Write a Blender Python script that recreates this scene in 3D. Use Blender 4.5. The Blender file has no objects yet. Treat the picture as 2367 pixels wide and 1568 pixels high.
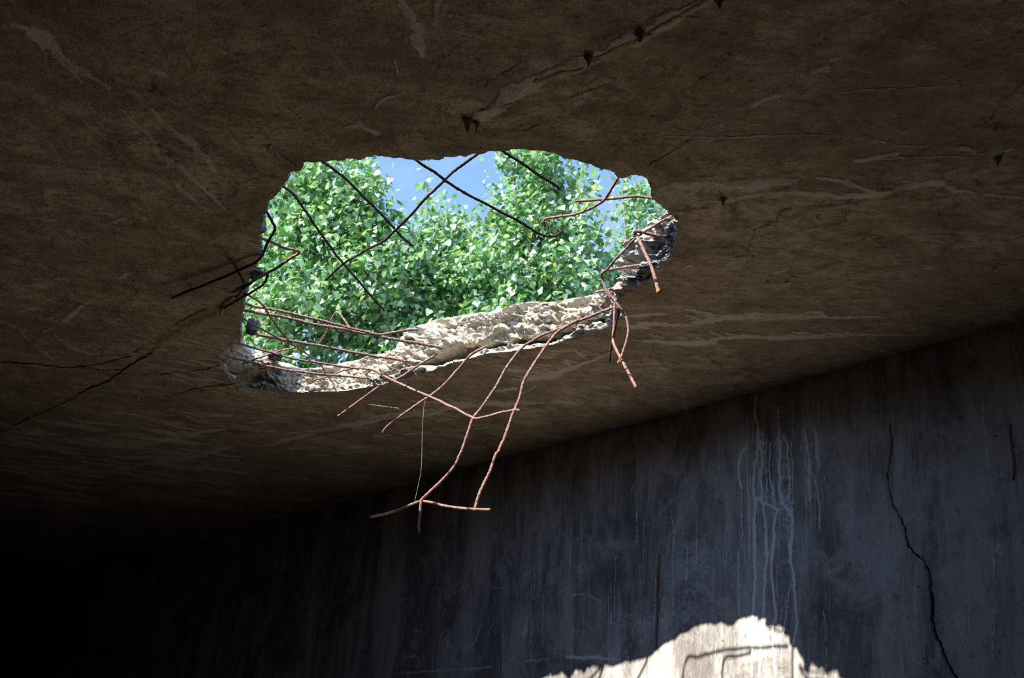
import bpy, math, random
import numpy as np
from mathutils import Vector

# ------------------------------------------------------------------ camera
scene = bpy.context.scene
COL = scene.collection
W, H = 2367.0, 1568.0
FPX = 2276.0
PITCH, ROLL = math.radians(22.8), math.radians(5.0)
CAM = np.array([0.0, 0.0, 1.6])
CEIL = 2.8
_F = np.array([0, math.cos(PITCH), math.sin(PITCH)])
_R0 = np.array([1.0, 0, 0]); _U0 = np.array([0, -math.sin(PITCH), math.cos(PITCH)])
_R = math.cos(ROLL) * _R0 + math.sin(ROLL) * _U0
_U = -math.sin(ROLL) * _R0 + math.cos(ROLL) * _U0
cam_data = bpy.data.cameras.new('camera'); cam = bpy.data.objects.new('camera', cam_data); COL.objects.link(cam)
from mathutils import Matrix
cam.matrix_world = Matrix(((_R[0], _U[0], -_F[0], CAM[0]), (_R[1], _U[1], -_F[1], CAM[1]),
                           (_R[2], _U[2], -_F[2], CAM[2]), (0, 0, 0, 1)))
cam_data.sensor_width = 36; cam_data.lens = FPX / W * 36; cam_data.clip_start = 0.02
cam_data.dof.use_dof = True; cam_data.dof.focus_distance = 2.9; cam_data.dof.aperture_fstop = 11.0
scene.camera = cam

# ------------------------------------------------------------------ light and exposure
vs = scene.view_settings
scene.display_settings.display_device = 'sRGB'
vs.view_transform = 'Standard'; vs.look = 'None'; vs.gamma = 1; vs.use_curve_mapping = False
vs.exposure = 0.15
scene.cycles.use_denoising = True
scene.cycles.max_bounces = 5; scene.cycles.diffuse_bounces = 4; scene.cycles.glossy_bounces = 2
scene.cycles.transmission_bounces = 4; scene.cycles.transparent_max_bounces = 8
scene.cycles.use_adaptive_sampling = True; scene.cycles.adaptive_threshold = 0.06; scene.cycles.adaptive_min_samples = 24
scene.cycles.caustics_reflective = False; scene.cycles.caustics_refractive = False

def ray(x, y): return _F + _R * (x - W / 2) / FPX - _U * (y - H / 2) / FPX
def atz(x, y, z=CEIL):
    d = ray(x, y); return CAM + d * (z - CAM[2]) / d[2]
_A = atz(1600, 944); _B = atz(2367, 739)
T = (_B - _A) / np.linalg.norm(_B - _A)              # along the wall
N = np.array([-T[1], T[0], 0.0])
if N @ (CAM - _A) < 0: N = -N                         # from the wall into the room
def onwall(x, y, d=0.0):                              # point at distance d in front of the wall
    q = ray(x, y); return CAM + q * (((_A - CAM) @ N + d) / (q @ N))
def room(s, d, z): return _A * [1, 1, 0] + T * s + N * d + np.array([0, 0, z])
def to_sd(P): v = P - _A; return v @ T, v @ N

SUN_K, SUN_T = 1.06, -0.02                            # the sun's drop and drift per metre towards the wall
sun_dir = -N + T * SUN_T + np.array([0, 0, -SUN_K]); sun_dir /= np.linalg.norm(sun_dir)
SUN_ELEV = math.asin(-sun_dir[2])
sl = bpy.data.lights.new('sun', 'SUN'); sun = bpy.data.objects.new('sun', sl); COL.objects.link(sun)
sl.energy = 10.8; sl.angle = math.radians(0.53); sl.color = (1.0, 0.93, 0.82)
sun.rotation_mode = 'QUATERNION'; sun.rotation_quaternion = Vector(sun_dir).to_track_quat('-Z', 'Y')
sun.location = (-4, -4, 12)

SKY = 0.32
world = bpy.data.worlds.new('sky'); scene.world = world; world.use_nodes = True
nt = world.node_tree; nt.nodes.clear()
wo = nt.nodes.new('ShaderNodeOutputWorld'); wb = nt.nodes.new('ShaderNodeBackground')
ws = nt.nodes.new('ShaderNodeTexSky'); ws.sky_type = 'NISHITA'; ws.sun_disc = False
ws.sun_elevation = SUN_ELEV
to_sun = -sun_dir; ws.sun_rotation = math.atan2(to_sun[0], to_sun[1])
ws.air_density = 1.1; ws.dust_density = 0.25; ws.ozone_density = 4.5
tc = nt.nodes.new('ShaderNodeTexCoord'); cn = nt.nodes.new('ShaderNodeTexNoise')
cn.inputs['Scale'].default_value = 5.0; cn.inputs['Detail'].default_value = 8; cn.inputs['Roughness'].default_value = 0.6
cn.inputs['Distortion'].default_value = 0.6
cr = nt.nodes.new('ShaderNodeMapRange'); cr.inputs['From Min'].default_value = 0.56; cr.inputs['From Max'].default_value = 0.85
cr.inputs['To Max'].default_value = 0.5
cm = nt.nodes.new('ShaderNodeMix'); cm.data_type = 'RGBA'; cm.inputs['B'].default_value = (3.0, 3.1, 3.2, 1)
nt.links.new(tc.outputs['Generated'], cn.inputs['Vector']); nt.links.new(cn.outputs['Fac'], cr.inputs['Value'])
nt.links.new(cr.outputs['Result'], cm.inputs['Factor']); nt.links.new(ws.outputs[0], cm.inputs['A'])
nt.links.new(cm.outputs['Result'], wb.inputs['Color']); wb.inputs['Strength'].default_value = SKY
nt.links.new(wb.outputs[0], wo.inputs['Surface'])

# ------------------------------------------------------------------ numpy noise
def _hash(i, j, k, s):
    h = (i.astype(np.int64) * 73856093) ^ (j.astype(np.int64) * 19349663) ^ (k.astype(np.int64) * 83492791) ^ (s * 2654435761)
    h = (h ^ (h >> 13)) * 1274126177 & 0xffffffff
    h = (h ^ (h >> 16)) & 0xffffffff
    return h / 4294967295.0
def vnoise(P, s=0):
    f = np.floor(P); t = P - f; t = t * t * (3 - 2 * t); i, j, k = f[:, 0], f[:, 1], f[:, 2]
    r = 0
    for a in (0, 1):
        for b in (0, 1):
            for c in (0, 1):
                w = (t[:, 0] if a else 1 - t[:, 0]) * (t[:, 1] if b else 1 - t[:, 1]) * (t[:, 2] if c else 1 - t[:, 2])
                r = r + w * _hash(i + a, j + b, k + c, s)
    return r * 2 - 1
def fbm(P, octv=4, s=0, g=0.5):
    r, a, n = 0, 1.0, 0
    for o in range(octv):
        r = r + a * vnoise(P * 2.03 ** o + o * 17.3, s + o); n += a; a *= g
    return r / n
def cells(P, s=0):                                     # Worley F1
    f = np.floor(P); best = np.full(len(P), 9.0)
    for a in (-1, 0, 1):
        for b in (-1, 0, 1):
            for c in (-1, 0, 1):
                q = f + (a, b, c)
                pt = q + np.stack([_hash(q[:, 0], q[:, 1], q[:, 2], s + m) for m in (1, 2, 3)], 1)
                best = np.minimum(best, np.linalg.norm(P - pt, axis=1))
    return best

# ------------------------------------------------------------------ mesh helpers
def mesh_obj(name, verts, faces, mat, parent=None, smooth=False, attrs=None, kind=None):
    me = bpy.data.meshes.new(name)
    verts = np.ascontiguousarray(verts, dtype=np.float32)
    if isinstance(faces, np.ndarray):
        m, k = faces.shape
        me.vertices.add(len(verts)); me.vertices.foreach_set('co', verts.ravel())
        me.loops.add(m * k); me.loops.foreach_set('vertex_index', faces.astype(np.int32).ravel())
        me.polygons.add(m); me.polygons.foreach_set('loop_start', (np.arange(m) * k).astype(np.int32))
        me.update(calc_edges=True)
    else:
        me.from_pydata(verts.tolist(), [], faces)
    for an, av in (attrs or {}).items():
        av = np.asarray(av, dtype=np.float32)
        if av.ndim == 1:
            me.attributes.new(an, 'FLOAT', 'POINT').data.foreach_set('value', av)
        else:
            me.attributes.new(an, 'FLOAT_COLOR', 'POINT').data.foreach_set('color', np.c_[av, np.ones(len(av))].astype(np.float32).ravel())
    if smooth: me.shade_smooth()
    me.validate()
    if mat: me.materials.append(mat)
    o = bpy.data.objects.new(name, me); COL.objects.link(o)
    if parent: o.parent = parent
    if kind: o['kind'] = kind
    return o
def grid_faces(nu, nv, wrap=False):                    # rows nv of nu points
    i = np.arange(nu if wrap else nu - 1); j = np.arange(nv - 1)
    I, J = np.meshgrid(i, j); I2 = (I + 1) % nu
    return np.stack([J * nu + I, J * nu + I2, (J + 1) * nu + I2, (J + 1) * nu + I], -1).reshape(-1, 4)
def box(name, corners8, mat, kind='structure'):
    f = [(0, 1, 2, 3), (7, 6, 5, 4), (0, 4, 5, 1), (1, 5, 6, 2), (2, 6, 7, 3), (3, 7, 4, 0)]
    o = mesh_obj(name, np.array(corners8), f, mat); o['kind'] = kind; return o
def thing(name, label, cat, loc, group=None):
    o = bpy.data.objects.new(name, None); COL.objects.link(o); o.location = loc; o.empty_display_size = 0.05
    o['label'] = label; o['category'] = cat
    if group: o['group'] = group
    return o
def tag(o, label, cat, group=None, kind=None):
    o['label'] = label; o['category'] = cat
    if group: o['group'] = group
    if kind: o['kind'] = kind
    return o

# ------------------------------------------------------------------ materials
class NB:
    def __init__(s, name):
        s.m = bpy.data.materials.new(name); s.m.use_nodes = True; s.t = s.m.node_tree; s.t.nodes.clear()
        s.out = s.t.nodes.new('ShaderNodeOutputMaterial'); s.b = s.t.nodes.new('ShaderNodeBsdfPrincipled')
        s.t.links.new(s.b.outputs[0], s.out.inputs['Surface'])
        s.pos = s.t.nodes.new('ShaderNodeNewGeometry').outputs['Position']
    def n(s, k): return s.t.nodes.new(k)
    def l(s, a, b): s.t.links.new(a, b)
    def noise(s, scale, detail=5, rough=0.55, vec=None, dist=0.0):
        q = s.n('ShaderNodeTexNoise'); q.inputs['Scale'].default_value = scale; q.inputs['Detail'].default_value = min(detail, 5)
        q.inputs['Roughness'].default_value = rough; q.inputs['Distortion'].default_value = dist
        s.l(vec or s.pos, q.inputs['Vector']); return q.outputs['Fac']
    def vor(s, scale, feature='F1', vec=None, out='Distance'):
        q = s.n('ShaderNodeTexVoronoi'); q.feature = feature; q.inputs['Scale'].default_value = scale
        s.l(vec or s.pos, q.inputs['Vector']); return q.outputs[out]
    def scaled(s, sx, sy, sz, rotz=0.0):
        q = s.n('ShaderNodeMapping'); q.vector_type = 'POINT'; q.inputs['Rotation'].default_value = (0, 0, rotz)
        q2 = s.n('ShaderNodeVectorMath'); q2.operation = 'MULTIPLY'; q2.inputs[1].default_value = (sx, sy, sz)
        s.l(s.pos, q.inputs['Vector']); s.l(q.outputs[0], q2.inputs[0]); return q2.outputs[0]
    def rng(s, v, a, b, c=0.0, d=1.0, smooth=True):
        q = s.n('ShaderNodeMapRange'); q.interpolation_type = 'SMOOTHSTEP' if smooth else 'LINEAR'
        for i, x in zip(('From Min', 'From Max', 'To Min', 'To Max'), (a, b, c, d)): q.inputs[i].default_value = x
        s.l(v, q.inputs['Value']); return q.outputs['Result']
    def mix(s, f, a, b, mode='MIX'):
        q = s.n('ShaderNodeMix'); q.data_type = 'RGBA'; q.blend_type = mode
        for k, v in (('Factor', f), ('A', a), ('B', b)):
            if isinstance(v, tuple): q.inputs[k].default_value = v + (1,) if len(v) == 3 else v
            elif isinstance(v, (int, float)): q.inputs[k].default_value = v
            else: s.l(v, q.inputs[k])
        return q.outputs['Result']
    def math(s, op, a, b=None):
        q = s.n('ShaderNodeMath'); q.operation = op
        for i, v in enumerate((a, b)):
            if v is None: continue
            if isinstance(v, (int, float)): q.inputs[i].default_value = v
            else: s.l(v, q.inputs[i])
        return q.outputs[0]
    def attr(s, name, out='Fac'):
        q = s.n('ShaderNodeAttribute'); q.attribute_name = name; return q.outputs[out]
    def bump(s, h, strength=0.5, dist=0.01):
        q = s.n('ShaderNodeBump'); q.inputs['Strength'].default_value = strength; q.inputs['Distance'].default_value = dist
        s.l(h, q.inputs['Height']); s.l(q.outputs[0], s.b.inputs['Normal'])
    def done(s, col, rough=0.9, spec=0.2):
        if isinstance(col, tuple): s.b.inputs['Base Color'].default_value = col + (1,)
        else: s.l(col, s.b.inputs['Base Color'])
        if isinstance(rough, (int, float)): s.b.inputs['Roughness'].default_value = rough
        else: s.l(rough, s.b.inputs['Roughness'])
        s.b.inputs['Specular IOR Level'].default_value = spec
        return s.m

def mat_ceiling():
    b = NB('ceiling_concrete')
    vs_ = b.scaled(1.0, 2.4, 1.0); vf_ = b.scaled(16, 50, 16)
    c = b.mix(b.rng(b.noise(2.2, 8, 0.62), 0.35, 0.65), (0.68, 0.56, 0.40), (0.94, 0.80, 0.61))
    c = b.mix(b.rng(b.noise(3.5, 9, 0.72, vs_, 0.6), 0.45, 0.62, 0, 0.85), c, (0.50, 0.395, 0.29))
    c = b.mix(b.rng(b.noise(1, 7, 0.7, vf_, 0.5), 0.52, 0.68, 0, 0.7), c, (0.36, 0.285, 0.21))
    c = b.mix(b.rng(b.noise(1.3, 5, 0.6, vs_), 0.48, 0.60, 0, 0.45), c, (0.42, 0.39, 0.29))
    c = b.mix(b.rng(b.noise(9, 8, 0.7, dist=0.8), 0.42, 0.72), c, (0.38, 0.305, 0.22))
    c = b.mix(b.rng(b.noise(60, 6, 0.7), 0.56, 0.72, 0, 0.85), c, (0.19, 0.15, 0.11))
    c = b.mix(b.rng(b.noise(35, 8, 0.75), 0.60, 0.72, 0, 0.35), c, (0.80, 0.72, 0.62))
    c = b.mix(b.rng(b.noise(16, 9, 0.78, b.scaled(1, 1.7, 1), 0.9), 0.48, 0.60, 0, 0.6), c, (0.34, 0.275, 0.20))
    vg_ = b.scaled(38, 95, 38); vh_ = b.scaled(90, 170, 90)
    c = b.mix(b.rng(b.noise(1, 6, 0.75, vg_, 0.8), 0.57, 0.66, 0, 0.8), c, (0.17, 0.135, 0.095))
    c = b.mix(b.rng(b.noise(1, 5, 0.75, vh_, 0.5), 0.60, 0.70, 0, 0.7), c, (0.12, 0.095, 0.07))
    c = b.mix(b.rng(b.noise(1.2, 6, 0.75, vg_, 0.6), 0.60, 0.70, 0, 0.45), c, (0.92, 0.82, 0.68))
    wob = b.noise(22, 8, 0.7); wv = b.n('ShaderNodeVectorMath'); wv.operation = 'MULTIPLY_ADD'
    cmb = b.n('ShaderNodeCombineXYZ'); b.l(wob, cmb.inputs[0]); b.l(b.noise(19, 6, 0.7), cmb.inputs[1])
    b.l(cmb.outputs[0], wv.inputs[0]); wv.inputs[1].default_value = (0.12, 0.12, 0); b.l(b.pos, wv.inputs[2])
    edge = b.vor(4.2, 'DISTANCE_TO_EDGE', wv.outputs[0])
    ck = b.math('MULTIPLY', b.rng(edge, 0.0, 0.013, 1, 0), b.rng(b.noise(1.7, 4), 0.44, 0.56))
    c = b.mix(b.math('MULTIPLY', ck, 0.75), c, (0.06, 0.048, 0.036))
    pit = b.rng(b.vor(17, vec=wv.outputs[0]), 0.0, 0.12, 1, 0)
    pit = b.math('MULTIPLY', pit, b.rng(b.noise(6, 3), 0.48, 0.58)); c = b.mix(pit, c, (0.04, 0.034, 0.03))
    nz = b.noise(40, 8, 0.75); nz2 = b.math('MULTIPLY', b.math('SUBTRACT', nz, 0.5), 1.3)
    def m(name, lo=0.30, hi=0.62): return b.rng(b.math('ADD', b.attr(name), nz2), lo, hi)
    dk = m('dark', 0.3, 0.9); c = b.mix(b.math('MULTIPLY', dk, 0.72), c, (0.17, 0.13, 0.10))
    wh = b.math('MULTIPLY', m('white'), b.rng(b.noise(13, 6, 0.7), 0.34, 0.52, 0.5, 1)); c = b.mix(b.math('MULTIPLY', wh, 0.9), c, (0.97, 0.89, 0.77))
    ye = b.math('MULTIPLY', m('yellow'), b.rng(b.noise(55, 6, 0.75), 0.36, 0.56, 0.4, 1)); c = b.mix(b.math('MULTIPLY', ye, 0.85), c, (0.88, 0.64, 0.26))
    cr = m('crack', 0.5, 0.62); c = b.mix(cr, c, (0.02, 0.016, 0.012))
    h = b.math('ADD', b.math('MULTIPLY', b.noise(70, 8, 0.7), 0.35), b.math('MULTIPLY', b.noise(9, 6, 0.6), 0.9))
    h = b.math('ADD', h, b.math('MULTIPLY', wh, 0.25)); h = b.math('ADD', h, b.math('MULTIPLY', ye, 0.6))
    h = b.math('SUBTRACT', h, b.math('MULTIPLY', cr, 1.4)); h = b.math('SUBTRACT', h, b.math('MULTIPLY', pit, 0.6))
    b.bump(h, 0.9, 0.016)
    return b.done(c, 0.93, 0.15)

def mat_rim():
    b = NB('broken_concrete')
    c = b.mix(b.rng(b.noise(14, 8, 0.7), 0.35, 0.65), (0.50, 0.445, 0.36), (0.70, 0.645, 0.55))
    c = b.mix(b.rng(b.noise(5, 4, 0.6), 0.53, 0.70, 0, 0.5), c, (0.66, 0.50, 0.30))
    c = b.mix(b.rng(b.vor(55), 0.34, 0.66, 0, 0.4), c, (0.42, 0.37, 0.30))
    c = b.mix(b.rng(b.noise(90, 6, 0.75), 0.56, 0.70, 0, 0.75), c, (0.17, 0.14, 0.115))
    c = b.mix(b.attr('grey'), c, b.mix(b.rng(b.noise(80, 6, 0.75), 0.42, 0.6), (0.36, 0.37, 0.39), (0.08, 0.08, 0.085)))
    h = b.math('ADD', b.noise(160, 6, 0.7), b.math('MULTIPLY', b.vor(70), -1.1))
    b.bump(h, 0.9, 0.006)
    return b.done(c, 0.92, 0.15)

def mat_wall():
    b = NB('stained_wall_concrete')
    ang = -math.atan2(T[1], T[0])
    v1 = b.scaled(5, 5, 1.1, 0); v2 = b.scaled(17, 17, 2.2, 0); v3 = b.scaled(75, 75, 11, 0)
    c = b.mix(b.rng(b.noise(1, 9, 0.7, v1, 0.7), 0.36, 0.64), (0.19, 0.175, 0.175), (0.59, 0.565, 0.535))
    c = b.mix(b.rng(b.noise(1, 9, 0.75, v2, 0.9), 0.48, 0.66, 0, 0.75), c, (0.235, 0.205, 0.19))
    c = b.mix(b.rng(b.noise(1, 7, 0.75, v3, 0.4), 0.50, 0.70, 0, 0.6), c, (0.56, 0.54, 0.51))
    c = b.mix(b.rng(b.noise(4.5, 10, 0.78, dist=0.6), 0.50, 0.62, 0, 0.7), c, (0.55, 0.53, 0.51))
    c = b.mix(b.rng(b.noise(2.3, 9, 0.75, dist=0.5), 0.52, 0.66, 0, 0.7), c, (0.14, 0.118, 0.112))
    v4 = b.scaled(160, 160, 60)
    c = b.mix(b.rng(b.noise(1, 6, 0.75, v4, 0.5), 0.58, 0.68, 0, 0.6), c, (0.62, 0.60, 0.57))
    c = b.mix(b.rng(b.noise(1, 6, 0.75, b.scaled(110, 110, 40), 0.9), 0.57, 0.68, 0, 0.65), c, (0.13, 0.11, 0.105))
    c = b.mix(b.rng(b.noise(48, 8, 0.8), 0.54, 0.70, 0, 0.6), c, (0.17, 0.15, 0.14))
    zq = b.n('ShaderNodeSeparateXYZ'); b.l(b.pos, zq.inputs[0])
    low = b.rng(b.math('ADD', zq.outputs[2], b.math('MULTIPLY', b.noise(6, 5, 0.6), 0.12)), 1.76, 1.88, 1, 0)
    c = b.mix(low, c, b.mix(b.rng(b.noise(5, 6, 0.6), 0.4, 0.6), (0.84, 0.75, 0.62), (0.72, 0.63, 0.51)))      # unseen lower wall made paler, added to bounce warm light onto the ceiling
    pit = b.rng(b.vor(22), 0.0, 0.13, 1, 0); pit = b.math('MULTIPLY', pit, b.rng(b.noise(5, 4), 0.50, 0.58))
    c = b.mix(b.math('MULTIPLY', pit, 0.85), c, (0.05, 0.04, 0.04))
    nz = b.noise(70, 7, 0.75); nz2 = b.math('MULTIPLY', b.math('SUBTRACT', nz, 0.5), 0.9)
    haze = b.rng(b.math('ADD', b.attr('haze'), b.math('MULTIPLY', nz2, 1.6)), 0.2, 0.75); c = b.mix(b.math('MULTIPLY', haze, 0.6), c, (0.75, 0.77, 0.82))
    dr = b.rng(b.math('ADD', b.attr('drip'), b.math('MULTIPLY', nz2, 0.9)), 0.22, 0.48); c = b.mix(b.math('MULTIPLY', dr, 0.92), c, (0.97, 0.98, 1.0))
    ch = b.rng(b.math('ADD', b.attr('chalk'), b.math('MULTIPLY', nz2, 1.6)), 0.32, 0.6); c = b.mix(b.math('MULTIPLY', ch, 0.8), c, (0.90, 0.90, 0.92))
    ru = b.rng(b.math('ADD', b.attr('rust'), nz2), 0.4, 0.7); c = b.mix(b.math('MULTIPLY', ru, 0.8), c, (0.16, 0.07, 0.04))
    cr = b.rng(b.attr('crack'), 0.35, 0.6); c = b.mix(cr, c, (0.03, 0.025, 0.022))
    h = b.math('ADD', b.math('MULTIPLY', b.noise(90, 7, 0.7), 0.3), b.math('MULTIPLY', b.noise(7, 6, 0.6), 0.8))
    h = b.math('ADD', h, b.math('MULTIPLY', dr, 0.5)); h = b.math('SUBTRACT', h, b.math('MULTIPLY', pit, 0.6))
    b.bump(h, 0.5, 0.008)
    return b.done(c, 0.85, 0.25)

def mat_plain(name, c1, c2, scale=6, rough=0.9, bump=0.4, spec=0.2):
    b = NB(name); n = b.noise(scale, 8, 0.7); c = b.mix(b.rng(n, 0.35, 0.65), c1, c2)
    b.bump(b.noise(scale * 6, 6, 0.7), bump, 0.01); return b.done(c, rough, spec)

def mat_rust(name='rusty_steel', a=(0.50, 0.31, 0.26), d=(0.25, 0.12, 0.09), o=(0.55, 0.24, 0.08)):
    b = NB(name)
    c = b.mix(b.rng(b.noise(170, 7, 0.75), 0.42, 0.60), a, d)
    c = b.mix(b.rng(b.noise(40, 6, 0.7), 0.62, 0.75, 0, 0.8), c, o)
    b.bump(b.noise(300, 5, 0.75), 1.0, 0.004)
    return b.done(c, 0.85, 0.3)

def mat_leaf():
    b = NB('leaf_green'); c = b.attr('tint', 'Color')
    b.done(c, 0.32, 0.8)
    tr = b.n('ShaderNodeBsdfTranslucent'); b.l(b.mix(1.0, c, (0.80, 1.0, 0.45), 'MULTIPLY'), tr.inputs['Color'])
    ms = b.n('ShaderNodeMixShader'); ms.inputs[0].default_value = 0.38
    b.l(b.b.outputs[0], ms.inputs[1]); b.l(tr.outputs[0], ms.inputs[2]); b.l(ms.outputs[0], b.out.inputs['Surface'])
    return b.m

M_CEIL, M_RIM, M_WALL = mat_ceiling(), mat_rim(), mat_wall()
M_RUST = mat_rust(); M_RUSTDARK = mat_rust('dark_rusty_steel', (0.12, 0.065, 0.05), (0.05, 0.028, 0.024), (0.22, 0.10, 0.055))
M_ORANGE = mat_plain('orange_rust', (0.70, 0.28, 0.10), (0.55, 0.22, 0.09), 60)
M_FLOOR = mat_plain('dusty_floor', (0.20, 0.175, 0.145), (0.28, 0.25, 0.21), 3)
M_SOIL = mat_plain('grassy_soil', (0.06, 0.09, 0.03), (0.12, 0.11, 0.06), 2)
M_ROOF = mat_plain('weathered_roof', (0.42, 0.39, 0.33), (0.28, 0.25, 0.21), 5)
M_BACK = mat_plain('room_concrete', (0.24, 0.215, 0.18), (0.32, 0.29, 0.25), 4)
M_BARK = mat_plain('pale_bark', (0.22, 0.20, 0.15), (0.38, 0.36, 0.30), 12)
M_LEAF = mat_leaf()
M_DRIP = mat_plain('brown_mineral', (0.42, 0.32, 0.22), (0.64, 0.52, 0.38), 60)
M_LUMP = mat_plain('dirty_concrete_lump', (0.11, 0.09, 0.075), (0.42, 0.38, 0.33), 70, 0.95, 0.9)

# ------------------------------------------------------------------ hole outline (bottom edge, then top edge), walked round once
RIM = [  # bottom px x, y, then either top px x, y (seen) or None (top edge set back out of sight)
 (560, 700, None), (557, 745, None), (556, 790, None), (540, 798, (560, 775)), (520, 806, (560, 790)), (508, 822, (575, 806)), (513, 850, (600, 815)), (535, 882, (632, 826)),
 (560, 898, (640, 843)), (620, 906, (665, 850)), (700, 907, (705, 850)), (780, 905, (765, 848)), (860, 894, (820, 834)), (900, 886, (855, 822)), (960, 869, (915, 805)),
 (1010, 853, (928, 778)), (1060, 836, (960, 757)), (1110, 822, (1010, 735)), (1150, 816, (1075, 728)), (1200, 810, (1130, 718)), (1260, 799, (1205, 700)),
 (1320, 783, (1270, 698)), (1380, 765, (1330, 688)), (1425, 745, (1385, 676)), (1438, 722, (1420, 667)), (1442, 690, (1433, 655)), (1462, 668, (1440, 640)),
 (1500, 645, (1436, 612)), (1530, 605, (1446, 575)), (1562, 575, (1470, 545)), (1566, 535, (1510, 522)), (1562, 502, (1552, 497)),
 (1535, 482, None), (1515, 462, None), (1505, 435, None), (1490, 408, None), (1460, 408, None), (1436, 413, None), (1425, 404, None), (1410, 394, None), (1385, 392, None), (1350, 376, None),
 (1310, 364, None), (1258, 350, None), (1205, 343, None), (1150, 351, None), (1085, 356, None), (1040, 362, None), (1000, 370, None), (968, 371, None),
 (930, 368, None), (875, 362, None), (840, 369, None), (780, 371, None), (730, 376, None), (702, 379, None), (690, 396, None), (668, 402, None), (670, 415, None),
 (655, 428, None), (640, 450, None), (622, 466, None), (621, 490, None), (607, 495, None), (602, 540, None), (597, 560, None), (598, 600, None), (588, 615, None), (572, 628, None), (575, 660, None)]
TOPZ = CEIL + 0.135
bot = np.array([atz(x, y) for x, y, _ in RIM])
ctr = np.array([-0.33, 2.55, 0])
def outw(i):
    a, c = bot[(i - 1) % len(bot)], bot[(i + 1) % len(bot)]
    t_ = c - a; n_ = np.array([t_[1], -t_[0], 0]); n_ /= np.linalg.norm(n_)
    return n_ if n_ @ (bot[i] - ctr) > 0 else -n_
def top_point(i, tp):                                   # the slab is thicker where its top edge shows higher
    if 6 < i < 26:
        zs = np.linspace(CEIL + .085, CEIL + .25, 40); c_ = [atz(*tp, z) for z in zs]
        return c_[int(np.argmin([abs((p - bot[i]) @ N + .02) for p in c_]))]
    return atz(*tp, TOPZ)
top = np.array([(top_point(i, tp) if tp else bot[i] + outw(i) * 0.03 + [0, 0, TOPZ - CEIL]) for i, (_, _, tp) in enumerate(RIM)])
NS = 2600
def densify(P):
    Q = np.r_[P, P[:1]]; return Q
seg = np.r_[0, np.cumsum(np.linalg.norm(np.diff(densify(bot), axis=0), axis=1))]
u = np.linspace(0, seg[-1], NS, endpoint=False)
def along(P): Q = densify(P); return np.stack([np.interp(u, seg, Q[:, k]) for k in range(3)], 1)
PB, PT = along(bot), along(top)
def smooth_loop(P, k):
    for _ in range(k): P = (np.roll(P, 1, 0) + P * 2 + np.roll(P, -1, 0)) / 4
    return P
PB, PT = smooth_loop(PB, 30), smooth_loop(PT, 90)
tg = np.roll(PB, -6, 0) - np.roll(PB, 6, 0); NO = np.stack([tg[:, 1], -tg[:, 0], 0 * u], 1); NO /= np.linalg.norm(NO, axis=1)[:, None]
flip = np.sign((NO * (PB - ctr)).sum(1)); NO *= np.sign(flip.sum()); NO = smooth_loop(NO, 200); NO /= np.linalg.norm(NO, axis=1)[:, None]
jag = 0.010 * fbm(PB * 14, 4, 3) + 0.009 * fbm(PB * 50, 4, 5) + 0.005 * (np.abs(fbm(PB * 95, 3, 7)) - .3)
PB = PB + NO * jag[:, None]
PT = PT + NO * (0.016 * fbm(PT * 11, 5, 9))[:, None] + np.c_[0 * u, 0 * u, 0.012 * fbm(PT * 9, 4, 11)]
upx = np.interp(u, seg, np.r_[np.array([a[0] for a in RIM], float), RIM[0][0]])
ridx = np.interp(u, seg, np.arange(len(RIM) + 1))

# ------------------------------------------------------------------ ceiling: a ring of rows from the hole to the walls
S0, S1, D1 = -14.0, 5.0, 5.4
sB, dB = to_sd(PB)
cs, cd = to_sd(ctr)
th = np.unwrap(np.arctan2(dB - cd, sB - cs)); sgn = np.sign(th[-1] - th[0]); th *= sgn
lin = np.linspace(th[0], th[0] + 2 * math.pi, NS, endpoint=False)
dd = smooth_loop((th - lin)[:, None], 400)[:, 0]; tho = (lin + dd); tho = np.maximum.accumulate(tho) * sgn
ct, st = np.cos(tho), np.sin(tho)
with np.errstate(divide='ignore'):
    kk = np.minimum(np.where(ct > 0, (S1 - cs) / ct, (S0 - cs) / ct), np.where(st > 0, (D1 - cd) / st, (-0.02 - cd) / st))
so, do = cs + ct * kk, cd + st * kk
PO = room(so[:, None], do[:, None], 0)[:, :3] if False else (_A * [1, 1, 0] + T * so[:, None] + N * do[:, None] + [0, 0, CEIL])
NT = 250
g = (np.exp(np.linspace(0, 1, NT) * 3.4) - 1) / (math.exp(3.4) - 1); g[0] = 0
V = PB[None] * (1 - g[:, None, None]) + PO[None] * g[:, None, None]
V = V.reshape(-1, 3)
def pxw(pts):                                        # polyline of px points with px width -> plane points and metre widths on the ceiling
    pts = np.array(pts, float); return pts
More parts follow.
